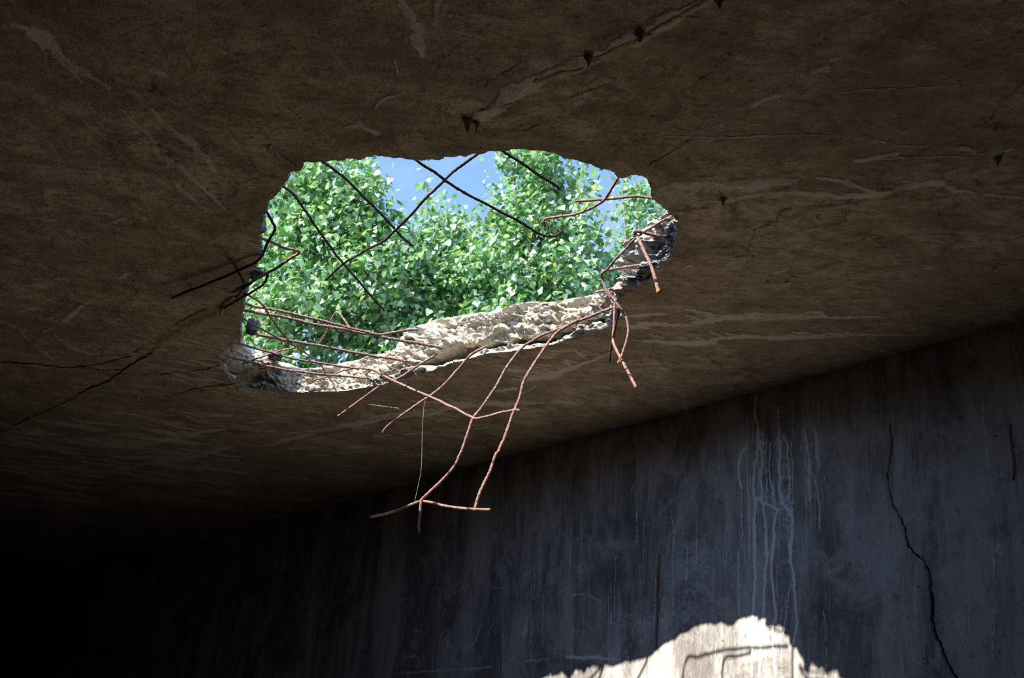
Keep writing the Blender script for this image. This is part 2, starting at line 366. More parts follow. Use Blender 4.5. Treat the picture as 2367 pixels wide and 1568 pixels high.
def field(V2, strokes, place, soft=2.5):
    """strokes: (width px, strength, [px points]); place(x, y) -> point on the surface. Highest value wins."""
    out = np.zeros(len(V2), np.float32)
    for w, a, pts in strokes:
        P = np.array([place(x, y) for x, y in pts])
        for i in range(len(pts) - 1):
            A_, B_ = P[i], P[i + 1]
            x0, y0 = pts[i]; x1, y1 = pts[i + 1]; L = math.hypot(x1 - x0, y1 - y0) or 1
            mx, my = (x0 + x1) / 2, (y0 + y1) / 2; px_, py_ = -(y1 - y0) / L * w / 2, (x1 - x0) / L * w / 2
            wd = np.linalg.norm(place(mx + px_, my + py_) - place(mx - px_, my - py_)) / 2 * soft
            # the perpendicular part only
            dvec = (B_ - A_); dl = np.linalg.norm(dvec) or 1e-6; dvec = dvec / dl
            off = place(mx + px_, my + py_) - place(mx - px_, my - py_); wd = np.linalg.norm(off - dvec * (off @ dvec)) / 2 * soft
            wd = max(wd, 0.003)
            lo, hi = np.minimum(A_, B_) - wd, np.maximum(A_, B_) + wd
            m = np.where((V2[:, 0] > lo[0]) & (V2[:, 0] < hi[0]) & (V2[:, 1] > lo[1]) & (V2[:, 1] < hi[1]) & (V2[:, 2] > lo[2] - .01) & (V2[:, 2] < hi[2] + .01))[0]
            if not len(m): continue
            q = V2[m] - A_; tt = np.clip(q @ dvec, 0, dl); d = np.linalg.norm(q - tt[:, None] * dvec, axis=1)
            out[m] = np.maximum(out[m], a * np.clip(1 - d / wd, 0, 1))
    return out
rs = random.Random(5)
def wig(pts, amp, n=6):
    out = []
    for (x0, y0), (x1, y1) in zip(pts, pts[1:]):
        for k in range(n):
            t = k / n; out.append((x0 + (x1 - x0) * t + rs.uniform(-amp, amp), y0 + (y1 - y0) * t + rs.uniform(-amp, amp)))
    return out + [pts[-1]]
WHITE = [
 (9, .9, [(8, 58), (60, 60), (90, 85), (130, 125), (190, 190)]), (12, .85, [(30, 55), (80, 65), (110, 85), (140, 130), (190, 165), (250, 200)]),
 (9, .75, [(70, 80), (95, 95), (100, 120)]), (13, .62, [(345, 250), (395, 300), (440, 330), (475, 370), (492, 395)]),
 (9, .6, [(270, 240), (310, 285), (350, 320), (362, 352), (410, 382), (450, 420), (500, 465), (540, 505)]), (8, .55, [(190, 275), (215, 300), (240, 310)]),
 (8, .6, [(390, 125), (400, 135)]), (10, .6, [(355, 160), (375, 170)]), (10, .55, [(505, 112), (515, 120)]), (16, .5, [(350, 405), (370, 420)]), (10, .6, [(235, 490), (255, 498)]), (8, .6, [(262, 512), (285, 508)]), (12, .62, [(315, 498), (330, 504)]),
 (14, .5, [(400, 420), (440, 460), (480, 490), (530, 520)]), (8, .5, [(420, 475), (450, 480)]), (8, .5, [(395, 560), (450, 565)]),
 (16, .85, [(925, -10), (945, 35), (970, 65), (958, 90), (975, 130)]), (7, .8, [(945, 50), (955, 65)]), (11, .62, [(1012, -10), (1003, 60)]), (5, .8, [(912, 145), (918, 170), (932, 195)]),
 (9, .7, [(868, 250), (885, 228), (930, 218)]), (9, .7, [(795, 295), (830, 288), (868, 308)]), (10, .5, [(1015, 255), (1025, 300)]),
 (18, .95, [(1095, 275), (1125, 262), (1150, 250), (1175, 225), (1240, 185), (1300, 165), (1350, 148)]), (22, .9, [(1180, 215), (1215, 198)]), (20, .95, [(1280, 172), (1350, 145), (1400, 120)]), (22, .45, [(1105, 290), (1120, 270)]),
 (18, .9, [(1400, 120), (1440, 95), (1480, 85), (1560, 40), (1640, 0)]), (12, .6, [(1330, 240), (1340, 235)]), (8, .5, [(1490, 140), (1510, 120)]),
 (20, .72, [(1565, 425), (1640, 428), (1750, 428), (1840, 415)]), (14, .55, [(1600, 472), (1700, 457), (1800, 448), (1840, 440)]), (13, .75, [(1840, 445), (1960, 455), (2050, 447)]),
 (8, .7, [(1890, 410), (1950, 420), (2000, 438), (2040, 447)]), (10, .75, [(2050, 447), (2110, 428), (2170, 422), (2210, 440), (2260, 450), (2367, 455)]), (9, .6, [(2190, 400), (2230, 388)]),
 (7, .6, [(2320, 352), (2345, 348)]), (9, .6, [(2215, 345), (2290, 362)]), (9, .65, [(1980, 372), (2025, 366), (2070, 358)]), (4, .55, [(2000, 370), (2200, 362), (2250, 365)]),
 (11, .65, [(1740, 245), (1765, 232), (1800, 222)]), (10, .8, [(1882, 170), (1905, 155), (1915, 165)]), (5, .6, [(1920, 142), (1940, 135)]), (8, .55, [(1840, 180), (1880, 165)]), (20, .45, [(1610, 300), (1680, 285)]), (3, .75, [(1860, 220), (1990, 210), (2090, 208), (2200, 200), (2240, 200)]),
 (3, .7, [(1540, 315), (1700, 318), (1850, 310), (1930, 313)]), (4, .6, [(1930, 313), (2020, 325), (2070, 338), (2200, 345)]), (10, .5, [(2060, 95), (2090, 98)]), (8, .5, [(2100, 110), (2160, 100)]),
 (10, .85, [(1560, 757), (1620, 747), (1665, 738), (1720, 735), (1830, 732), (1905, 733)]), (6, .75, [(1905, 735), (1960, 733), (2030, 732)]), (7, .8, [(1590, 715), (1630, 727), (1665, 742)]), (6, .8, [(1875, 721), (1912, 734)]),
 (7, .85, [(1500, 792), (1560, 796), (1640, 793), (1660, 782), (1700, 780), (1790, 778)]), (7, .85, [(1710, 775), (1750, 778), (1850, 782), (1920, 776), (1960, 775), (2015, 772)]), (3, .8, [(2015, 775), (2130, 775)]), (6, .8, [(1960, 768), (1975, 775)]),
 (5, .8, [(1500, 775), (1530, 783)]), (5, .8, [(1440, 728), (1530, 726)]), (7, .8, [(1400, 745), (1500, 760)]), (6, .8, [(1470, 752), (1480, 748), (1590, 752)]),
 (8, .85, [(1225, 855), (1262, 866), (1290, 862), (1320, 850), (1370, 833), (1419, 814)]), (9, .8, [(1205, 878), (1235, 872), (1280, 868)]), (5, .8, [(1170, 853), (1236, 860)]), (6, .75, [(1275, 812), (1327, 812), (1345, 822)]), (5, .7, [(1305, 838), (1330, 850)]),
 (9, .75, [(1000, 955), (1052, 941), (1126, 934), (1183, 932), (1250, 930)]), (6, .75, [(1283, 928), (1322, 931)]), (7, .7, [(1150, 905), (1190, 898)]), (5, .7, [(950, 928), (1090, 935)]), (4, .7, [(1200, 915), (1240, 890)]),
 (8, .7, [(722, 999), (819, 981), (892, 965), (940, 960), (1020, 952)]), (5, .7, [(850, 968), (930, 955)]), (5, .65, [(640, 1022), (720, 1005)]), (4, .7, [(590, 976), (605, 976)]), (4, .7, [(840, 957), (860, 960)]), (5, .6, [(480, 1000), (540, 987)]),
 (10, .72, [(268, 1035), (321, 1030), (393, 1016), (446, 1004), (520, 990)]), (10, .7, [(264, 1053), (375, 1062), (428, 1057), (482, 1048), (536, 1034)]), (7, .68, [(196, 1095), (271, 1090), (321, 1074), (411, 1067), (470, 1052)]),
 (6, .6, [(320, 1045), (400, 1050), (520, 1040)]), (6, .65, [(100, 770), (150, 740), (175, 718), (200, 700)]), (10, .7, [(150, 742), (190, 705)]), (6, .6, [(115, 765), (140, 790), (180, 812), (215, 820)]), (9, .5, [(0, 742), (45, 765), (70, 790)]), (10, .6, [(270, 645), (290, 632)]), (8, .5, [(60, 715), (100, 700)]), (5, .5, [(30, 660), (60, 670)]), (6, .6, [(135, 643), (155, 648)]),
 (5, .55, [(345, 828), (420, 840), (500, 850)]), (5, .5, [(350, 865), (440, 885), (510, 900)]), (4, .5, [(380, 790), (520, 815)]), (10, .45, [(80, 800), (120, 830)]),
 (5, .6, [(1580, 618), (1600, 612)]), (5, .6, [(1660, 617), (1690, 618)]), (5, .6, [(1715, 596), (1735, 594)]), (5, .6, [(1790, 630), (1810, 627)]), (4, .6, [(2135, 620), (2155, 618)]),
]
for k in range(110):                                    # brushed pale streaks at the far left of the ceiling
    x = rs.uniform(-20, 480); y = rs.uniform(955, 1150) - (x - 200) * 0.05; L = rs.uniform(40, 150)
    WHITE.append((rs.uniform(2, 4.5), rs.uniform(.6, .95), [(x, y), (x + L * .5, y + L * .09), (x + L, y + L * .14)]))
for k in range(40):
    x = rs.uniform(340, 560); y = rs.uniform(780, 900); L = rs.uniform(30, 90)
    WHITE.append((rs.uniform(2, 4), rs.uniform(.5, .7), [(x, y), (x + L, y + L * .25)]))
for k in range(60):
    x = rs.uniform(0, 1100); y = rs.uniform(930, 1010) + (1100 - x) * .14; L = rs.uniform(20, 60)
    WHITE.append((rs.uniform(2, 4), rs.uniform(.5, .85), [(x, y), (x + L, y - L * .1)]))
_w = []
for w, a, p in WHITE:
    L = sum(math.hypot(x1 - x0, y1 - y0) for (x0, y0), (x1, y1) in zip(p, p[1:]))
    q_ = wig(p, min(2.5, w * .3), max(2, int(L / len(p) / 14))); n = len(q_)
    for i, (p0, p1) in enumerate(zip(q_, q_[1:])):
        tp = min(1, .35 + 2.2 * min(i + 1, n - 1 - i) / n)
        _w.append((w * tp * rs.uniform(.7, 1.5), a * rs.uniform(.95, 1.3), [p0, p1]))
    if w >= 7 and p[0][1] > 420 and L > 60:
        for k in range(int(L / 22)):
            x, y = rs.choice(q_); l_ = rs.uniform(12, 48); _w.append((rs.uniform(2, 4.5), a * .9, wig([(x, y), (x - l_, y - l_ * rs.uniform(.1, .35))], 1, 3)))
WHITE = _w
YELLOW = [
 (9, .8, wig([(572, 690), (535, 705), (480, 740), (430, 762), (380, 792), (350, 815)], 2)), (16, .6, wig([(545, 705), (480, 735), (420, 765), (360, 795)], 3)),
 (5, .7, wig([(350, 815), (300, 848), (250, 880), (200, 903), (130, 940), (60, 975), (0, 1005)], 2)), (4, .65, wig([(500, 898), (480, 905), (400, 916), (320, 922), (220, 922)], 2)), (8, .6, [(470, 910), (490, 895), (545, 885)]), (8, .55, [(115, 762), (130, 755)]),
 (9, .8, wig([(1240, 188), (1300, 170), (1345, 158)], 2)), (10, .85, wig([(1370, 142), (1430, 112), (1480, 92)], 2)), (9, .85, wig([(1490, 88), (1530, 58), (1570, 40), (1620, 12), (1650, -5)], 2)),
 (10, .6, [(1110, 258), (1140, 250)]), (8, .55, [(1165, 248), (1180, 240)]), (10, .65, [(1325, 225), (1360, 212), (1385, 205)]), (9, .55, [(1215, 305), (1250, 290)]), (12, .45, [(1040, 325), (1060, 315)]), (10, .4, [(1150, 315), (1165, 310)]),
 (18, .5, [(500, 500), (540, 515)]), (9, .5, [(370, 310), (400, 325)]), (8, .55, [(1560, 485), (1590, 487), (1630, 480)]), (6, .6, [(2060, 440), (2040, 437)]), (6, .5, [(2240, 450), (2280, 455)]), (6, .5, [(1950, 446), (1965, 444)]), (14, .4, [(1600, 40), (1700, 50)]),
]
DARK = [
 (50, .55, [(700, 330), (860, 325), (1000, 320), (1180, 300), (1300, 310)]), (50, .5, [(400, 215), (520, 260), (640, 270), (720, 290)]), (40, .5, [(560, 330), (600, 420), (570, 520)]),
 (26, .7, [(1370, 90), (1420, 75), (1480, 60), (1540, 25)]), (30, .55, [(1320, 270), (1440, 200), (1560, 120), (1640, 60)]), (40, .35, [(1500, 330), (1560, 440), (1640, 400)]), (18, .5, [(1060, 230), (1120, 225), (1160, 230)]), (20, .5, [(1050, 290), (1110, 300)]),
 (22, .6, [(350, 190), (400, 240), (470, 280)]), (30, .5, [(260, 420), (420, 480), (500, 560)]), (14, .6, [(20, 160), (60, 135), (70, 125)]), (8, .75, [(1690, 868), (1730, 850), (1785, 828)]), (9, .7, [(1685, 866), (1720, 862), (1750, 855)]), (5, .75, [(1720, 872), (1765, 858)]),
 (5, .75, [(1610, 902), (1640, 895)]), (5, .7, [(1500, 885), (1520, 882)]), (6, .7, [(1925, 797), (1950, 793)]), (5, .7, [(2035, 724), (2055, 722)]), (5, .7, [(1560, 857), (1590, 847)]), (4, .7, [(1500, 915), (1520, 912)]), (4, .7, [(1610, 912), (1650, 905)]),
 (60, .38, [(2150, 0), (2200, 100), (2300, 180)]), (40, .4, [(1750, 200), (1850, 260), (2000, 150)]), (26, .5, [(2070, 470), (2200, 478), (2300, 475)]), (22, .45, [(1770, 400), (1730, 405), (1900, 395)]), (30, .45, [(1560, 560), (1585, 600), (1540, 640)]),
 (30, .4, [(0, 900), (200, 870), (120, 800)]), (22, .5, [(0, 970), (150, 940), (300, 870)]), (8, .7, [(722, 1010), (819, 990), (892, 974), (960, 968)]), (8, .6, [(330, 1080), (420, 1076), (500, 1062), (560, 1048)]), (6, .6, [(490, 1048), (640, 1030), (720, 1012)]), (60, .35, [(0, 1150), (200, 1130), (400, 1120), (600, 1080)]),
 (9, .5, [(1094, 905), (1126, 900), (1190, 895)]), (10, .5, [(860, 920), (900, 925), (960, 915)]), (10, .45, [(240, 890), (280, 900)]), (16, .5, [(0, 1060), (60, 1070)]),
]
for k in range(170):                                   # small dark chips and air holes
    x, y = rs.uniform(-30, 2400), rs.uniform(-20, 900)
    if 560 < x < 1580 and 330 < y < 910: continue
    L = rs.uniform(3, 14); DARK.append((rs.uniform(3, 7), rs.uniform(.7, 1), [(x, y), (x + L, y + rs.uniform(-3, 3))]))
CRACK = [
 (4, 1, wig([(-10, 837), (80, 842), (150, 851), (195, 848)], 1.5)), (2.2, .9, wig([(195, 848), (240, 840), (300, 822), (330, 800)], 1.5)), (2.4, .9, wig([(195, 850), (240, 857), (270, 856), (285, 855)], 1)),
 (2.6, .95, wig([(365, 868), (410, 862), (470, 855), (512, 845)], 1.5)), (5, .9, wig([(350, 815), (300, 845), (250, 882), (200, 900), (182, 915)], 2)), (3, .8, wig([(182, 915), (120, 945), (60, 970), (0, 1000)], 2)),
 (2.5, .85, wig([(508, 889), (540, 888), (480, 893), (420, 908)], 1.5)), (3, .9, wig([(640, 352), (664, 370), (685, 385)], 1)), (2.5, .8, wig([(480, 712), (430, 735), (390, 760)], 1.5)),
 (1.3, .62, wig([(100, 730), (180, 690), (230, 655), (250, 640)], 2)), (1.3, .62, wig([(1560, 655), (1640, 685), (1720, 700)], 2)), (1.3, .62, wig([(1680, 620), (1760, 650), (1840, 665), (1930, 685)], 2.5)), (1.3, .62, wig([(1840, 668), (1900, 650), (1960, 640)], 2)), (1.3, .62, wig([(1980, 645), (2040, 665), (2090, 690)], 2)),
 (1.3, .62, wig([(1665, 732), (1740, 705), (1800, 680)], 2)), (1.3, .62, wig([(1840, 790), (1900, 808), (1950, 822)], 1)), (1.3, .62, wig([(1600, 200), (1640, 170), (1690, 120)], 3)), (1.3, .62, wig([(1500, 380), (1560, 345), (1600, 320)], 3)), (1.3, .62, wig([(2100, 490), (2180, 520), (2260, 540), (2340, 500)], 3)),
 (1.3, .62, wig([(1700, 250), (1760, 215), (1800, 190)], 3)), (1.3, .62, wig([(1030, 25), (1080, 60), (1110, 72)], 2)), (1.3, .62, wig([(1110, 72), (1040, 120), (1000, 140)], 2)), (1.3, .62, wig([(2300, 370), (2350, 290), (2330, 200)], 4)),
 (1.3, .62, wig([(980, 140), (1040, 165), (1120, 200), (1200, 145)], 3)), (1.8, .7, wig([(940, 560), (960, 560)], 1)),
]
at_white = field(V, WHITE, atz); at_yellow = field(V, YELLOW, atz); at_dark = field(V, DARK, atz, 2.0); at_crack = field(V, CRACK, atz, 1.6)
# relief: gentle sag and thickness of the deposits, real furrows for the cracks
fall = np.clip(np.repeat(g, NS) * 60, 0, 1)
relief = 0.006 * fbm(V * 2.5, 3, 21) + 0.0022 * fbm(V * 14, 3, 25)
V[:, 2] += fall * (relief - 0.003 * np.clip(at_yellow - .3, 0, 1) - 0.003 * np.clip(at_white - .4, 0, 1) + 0.010 * np.clip(at_crack - .3, 0, 1))
FC = grid_faces(NS, NT, True)
e1 = V[FC[0, 1]] - V[FC[0, 0]]; e2 = V[FC[0, 3]] - V[FC[0, 0]]
if np.cross(e1, e2)[2] > 0: FC = FC[:, ::-1]
ceiling = mesh_obj('ceiling', V, FC, M_CEIL, attrs=dict(white=at_white, yellow=at_yellow, dark=at_dark, crack=at_crack), kind='structure')
ceiling.data.shade_smooth()

# ------------------------------------------------------------------ broken edge of the slab
NR = 64
v = np.linspace(0, 1, NR)
PR = PB[None] * (1 - v[:, None, None]) + PT[None] * v[:, None, None]
NN = np.broadcast_to(NO[None], PR.shape).reshape(-1, 3); PR = PR.reshape(-1, 3)
vv = np.repeat(v, NS); xx = np.tile(upx, NR); ri = np.tile(ridx, NR)
edge = np.clip(np.minimum(vv, 1 - vv) * 9, 0, 1)
far = np.clip((ri - 6) / 2, 0, 1) * np.clip((33 - ri) / 2, 0, 1)      # the far side, broad and deep
far_l = np.clip((ri - 2.5) / 1.5, 0, 1) * np.clip((33 - ri) / 2, 0, 1)
q = PR * [1, 1, 1.9]                                                 # strata lie flat
wq = q + 0.05 * np.stack([fbm(q * 7, 3, 201), fbm(q * 7, 3, 207), fbm(q * 7, 3, 213)], 1)
rg = lambda P_, o_, s_: 1 - 2 * np.abs(fbm(P_, o_, s_))
rocky = 0.030 * fbm(wq * 9, 4, 31) + 0.020 * (0.55 - cells(wq * [17, 17, 24], 41)) + 0.010 * (0.5 - cells(PR * 48, 47)) + 0.006 * (0.5 - cells(PR * 95, 57)) + 0.006 * fbm(PR * 110, 4, 51)
ledge = ((vv * 3.6 + 1.3 * fbm(wq * 5, 4, 61)) % 1)
rocky = rocky + 0.014 * (ledge - 0.5) * np.clip(.4 + fbm(wq * 4, 2, 66) * 1.6, 0, 1)
rocky = rocky + 0.026 * (0.5 - cells(wq * [13, 13, 30], 141)) + 0.012 * (0.5 - cells(wq * [30, 30, 60], 151))
rocky = rocky - 0.030 * np.clip(rg(wq * [5, 5, 11], 3, 61) - .80, 0, 1) * 5 * .6
crev = np.exp(-((vv - (0.19 + 0.03 * fbm(PR * 5, 2, 63))) / (0.045 + 0.085 * np.exp(-((ri - 16.3) / 1.2) ** 2) + 0.035 * np.exp(-((ri - 20.6) / 1.1) ** 2))) ** 4) * (np.clip((ri - 14.2) / 1.0, 0, 1) * np.clip((22.6 - ri) / 0.8, 0, 1))
crev2 = np.exp(-((vv - 0.30) / 0.13) ** 2) * (np.clip((ri - 4.6) / 1.0, 0, 1) * np.clip((8.6 - ri) / 1.0, 0, 1))
crev3 = np.exp(-((vv - 0.42) / 0.10) ** 2) * (np.clip((ri - 26.6) / .6, 0, 1) * np.clip((30.2 - ri) / 1.0, 0, 1))
amp = 0.35 + 1.0 * far_l
disp = edge * (rocky * amp + 0.34 * crev + 0.045 * crev2 + 0.05 * crev3)
PR = PR + NN * disp[:, None]
PR[:, 2] += 0.10 * crev * edge
PR[:, 2] += edge * amp * (0.010 * fbm(q * 20, 3, 71) + 0.006 * fbm(PR * 70, 2, 73))
grey = np.clip((ri - 25.6) / 1, 0, 1) * np.clip((31 - ri) / 1, 0, 1) * np.clip((0.62 - vv + 0.15 * fbm(PR * 20, 3, 5)) * 6, 0, 1)
grey = np.maximum(grey, 0.25 * np.clip((ri - 3) / 1, 0, 1) * np.clip((9 - ri) / 1, 0, 1) * np.clip((0.4 - vv) * 6, 0, 1))
grey = np.maximum(grey, 0.35 * np.clip((0.10 - vv) * 14, 0, 1) * far)
side = np.maximum(np.clip((2.6 - ri), 0, 1), np.clip((ri - 32.5), 0, 1)); grey = np.maximum(grey, side * .95)
FR = grid_faces(NS, NR, True)
e1 = PR[FR[0, 1]] - PR[FR[0, 0]]; e2 = PR[FR[0, 3]] - PR[FR[0, 0]]
if np.cross(e1, e2) @ NO[0] > 0: FR = FR[:, ::-1]
rim = mesh_obj('broken_edge', PR, FR, M_RIM, parent=ceiling, attrs=dict(grey=grey)); rim['label'] = 'pale jagged concrete where the slab has broken away'

# top of the slab, the sides and a weathered roof surface
gt = np.array([0, .004, .015, .05, .2, 1.0]); PO2 = PO + [0, 0, TOPZ - CEIL]
last = PR.reshape(NR, NS, 3)[-1]
VT = (last[None] * (1 - gt[:, None, None]) + PO2[None] * gt[:, None, None])
VT[1:, :, 2] = np.maximum(VT[1:, :, 2], TOPZ - .02) + 0.01 * fbm(VT[1:].reshape(-1, 3) * 6, 3, 80).reshape(len(gt) - 1, NS)
VT[-1, :, 2] = TOPZ + .02
FT = grid_faces(NS, len(gt), True)
roof = mesh_obj('roof_surface', VT.reshape(-1, 3), FT, M_ROOF, parent=ceiling)

# pebbles of the aggregate in the broken face
import bmesh
def ico(sub):
    bm = bmesh.new(); bmesh.ops.create_icosphere(bm, subdivisions=sub, radius=1)
    vs_ = np.array([p.co[:] for p in bm.verts]); fs_ = np.array([[p.index for p in f.verts] for f in bm.faces]); bm.free(); return vs_, fs_
IV, IF = ico(2)
PEB = [mat_plain('beige_pebble', (0.60, 0.52, 0.40), (0.48, 0.38, 0.26), 40, 0.7, 0.2), mat_plain('ochre_pebble', (0.44, 0.32, 0.19), (0.36, 0.26, 0.16), 40, 0.7, 0.2),
       mat_plain('grey_pebble', (0.42, 0.42, 0.42), (0.30, 0.30, 0.31), 40, 0.7, 0.2), mat_plain('white_pebble', (0.68, 0.65, 0.60), (0.55, 0.51, 0.44), 40, 0.7, 0.2)]
GR = PR.reshape(NR, NS, 3); cand = [i for i in range(NS) if 4.0 < ridx[i] < 31]
specs = []
rp = np.random.RandomState(8)
for k in range(1100):
    i = cand[rp.randint(len(cand))]; j = rp.randint(4, NR - 4); s = 0.0035 + 0.0095 * rp.rand() ** 2.4
    specs.append((s, GR[j, i] + NO[i] * s * 0.35, i))
fixed = [(540, 872, .016, 3), (590, 890, .015, 3), (1195, 735, .013, 1), (1262, 725, .012, 0), (1375, 694, .016, 1), (1366, 712, .011, 0), (1100, 765, .012, 2), (1130, 770, .010, 0), (1265, 740, .010, 3), (1050, 770, .012, 2), (690, 872, .012, 0), (640, 862, .013, 1), (820, 865, .012, 1), (1385, 750, .013, 3), (1330, 755, .013, 2), (1180, 790, .012, 1), (1080, 798, .018, 1), (1010, 775, .014, 2)]
proj = lambda P: (W / 2 + FPX * ((P - CAM) @ _R) / ((P - CAM) @ _F), H / 2 - FPX * ((P - CAM) @ _U) / ((P - CAM) @ _F))
fr = GR[:, cand].reshape(-1, 3); fpx, fpy = proj(fr)
big = []
for x, y, s, m in fixed:
    m_ = np.argmin((fpx - x) ** 2 + (fpy - y) ** 2); big.append((s, fr[m_] + NO[cand[m_ % len(cand)]] * s * .3, m))
specs.sort(key=lambda a: -a[0])
def pebble_mesh(s, c, seed):
    r_ = np.random.RandomState(seed); sc_ = np.array([1, .7 + .4 * r_.rand(), .38 + .3 * r_.rand()]); a = r_.rand() * 3.14
    Rz = np.array([[math.cos(a), -math.sin(a), 0], [math.sin(a), math.cos(a), 0], [0, 0, 1]])
    P = IV * (1 + 0.13 * fbm(IV * 1.3 + seed, 3, seed % 97))[:, None] * sc_ * s
    return P @ Rz.T + c
n_peb = 0
for s, c, m in big:
    mesh_obj('pebble', pebble_mesh(s, c, 900 + n_peb), IF, PEB[m], parent=ceiling, smooth=True); n_peb += 1
for s, c, i in specs[:70]:
    mesh_obj('pebble', pebble_mesh(s, c, n_peb), IF, PEB[rp.choice(4, p=[.4, .2, .2, .2])], parent=ceiling, smooth=True); n_peb += 1
vsx, fsx = [], []
for k, (s, c, i) in enumerate(specs[70:]):
    fsx.append(IF + len(vsx) * len(IV)); vsx.append(pebble_mesh(s, c, 2000 + k))
mesh_obj('gravel_aggregate', np.concatenate(vsx), np.concatenate(fsx), mat_plain('mixed_gravel', (0.62, 0.57, 0.49), (0.36, 0.28, 0.18), 22, 0.85, 0.5), parent=ceiling, smooth=True, kind='stuff')

# little brown drip stones hanging from the ceiling
def lathe(profile, seg_=14):
    n = len(profile); a = np.linspace(0, 2 * math.pi, seg_, endpoint=False)
    V_ = np.array([[r_ * math.cos(t), r_ * math.sin(t), z] for r_, z in profile for t in a])
    return V_, grid_faces(seg_, n, True)
for x, y, h, r_ in [(515, 708, .030, .011), (320, 918, .034, .010), (1480, 78, .020, .010), (1362, 132, .022, .009), (1083, 282, .026, .010), (1103, 285, .026, .006), (1672, 458, .022, .009),
                    (2305, 368, .016, .007), (72, 965, .03, .008), (10, 990, .045, .008), (198, 1028, .03, .007), (275, 1085, .035, .006), (306, 1076, .035, .009), (1663, 0, .018, .008), (137, 1018, .02, .014)]:
    c = atz(x, y); Vd, Fd = lathe([(r_ * 1.3, .004), (r_ * 1.05, -.003), (r_ * .75, -h * .25), (r_ * .45, -h * .5), (r_ * .36, -h * .75), (r_ * .2, -h * .95), (0.0005, -h)])
    Vd = Vd * (1 + .15 * fbm(Vd * 200 + x, 2, 3))[:, None]
    mesh_obj('stalactite', Vd + c, Fd, M_DRIP, parent=ceiling, smooth=True)

# ------------------------------------------------------------------ walls, floor, ground
def nonuniform(a, b, c, d, fine, coarse):
    return np.unique(np.r_[np.arange(a, b, coarse), np.arange(b, c, fine), np.arange(c, d + 1e-6, coarse)])
ss = nonuniform(S0, -1.6, 2.2, S1, .0032, .12); zz = nonuniform(-.05, 1.72, 2.60, CEIL + .12, .0045, .02)
SS, ZZ = np.meshgrid(ss, zz)
VW = (_A * [1, 1, 0] + SS.ravel()[:, None] * T + ZZ.ravel()[:, None] * [0, 0, 1])
def c7(*p): return [(1600 + x / 3.086, 820 + y / 3.086) for x, y in p]
def c6(*p): return [(1400 + x / 2.448, 1180 + y / 2.448) for x, y in p]
def c5(*p): return [(800 + x / 3.381, 1180 + y / 3.381) for x, y in p]
DRIP = [
 (6, .75, c7((450, 290), (445, 420), (470, 520), (480, 640), (500, 740), (490, 850), (495, 980), (505, 1080), (525, 1250), (530, 1480)) + c6((905, 120), (915, 240), (905, 340), (895, 480), (890, 620), (878, 760), (870, 940))),
 (4, .5, c7((395, 450), (395, 560), (385, 660))), (7, .78, c7((385, 660), (345, 720), (325, 800), (330, 880), (350, 950))), (3, .5, c7((350, 950), (348, 1100), (360, 1300))),
 (6, .8, c7((470, 560), (465, 700), (440, 860), (440, 1010))), (6, 1.0, c7((440, 1010), (455, 1060), (440, 1200), (445, 1480)) + c6((838, 60), (845, 200), (845, 380), (835, 540), (828, 700), (825, 940))),
 (6, .9, c7((440, 1010), (500, 1050), (560, 1080), (605, 1110), (585, 1200), (580, 1350), (565, 1480)) + c6((955, 130), (935, 250), (940, 400), (955, 520), (965, 600), (940, 700), (945, 770), (960, 940))),
 (5, .6, c7((610, 380), (610, 500), (625, 640))), (7, .9, c7((625, 640), (620, 800), (625, 950), (640, 1060), (690, 1110), (715, 1180), (710, 1300), (690, 1370), (700, 1480))),
 (6, .75, c6((1040, 0), (1060, 60), (1050, 200), (1045, 280), (1065, 380), (1070, 520), (1080, 640), (1060, 760))), (4, .55, c6((1065, 380), (1035, 470), (1020, 600), (1005, 700))),
 (5, .7, c7((650, 560), (680, 650), (680, 800), (700, 900), (690, 1020), (640, 1060))), (4, .65, c7((560, 620), (550, 800), (565, 950), (590, 1050), (600, 1110))), (4, .6, c7((575, 930), (595, 1080))),
 (4, .5, c7((810, 280), (830, 420), (840, 520))), (7, .65, c7((790, 540), (820, 640), (830, 760), (830, 900), (840, 1050))), (3, .5, c7((840, 1050), (845, 1250))),
 (6, .75, c7((870, 520), (885, 620), (880, 720), (905, 780))), (4, .45, c7((905, 780), (940, 870), (970, 1000), (975, 1070))), (5, .55, c7((840, 800), (890, 960), (910, 1100), (910, 1250))),
 (5, .5, c7((2065, 220), (2100, 600), (2130, 920), (2170, 1150), (2190, 1330), (2170, 1420)) + c6((2225, 180), (2200, 300), (2205, 500), (2200, 700))),
 (4, .5, c6((970, 100), (980, 250), (965, 400), (970, 500))), (5, .5, c7((485, 600), (520, 700), (500, 850))), (4, .5, c7((450, 780), (430, 900))), (4, .5, c6((750, 230), (755, 700), (750, 850))), (3, .45, c6((785, 150), (780, 430))),
 (3, .5, c6((370, 0), (385, 120), (380, 350), (385, 600))), (3, .5, c6((385, 120), (355, 160), (350, 260))), (3, .45, c7((660, 290), (650, 360), (615, 400))), (3, .45, c7((1150, 960), (1170, 1060), (1180, 1110))),
 (3, .5, c7((690, 1110), (640, 1200), (650, 1330))), (4, .6, c7((610, 1110), (650, 1100), (690, 1110))), (2.5, .5, c7((100, 740), (190, 820), (290, 900))),
]
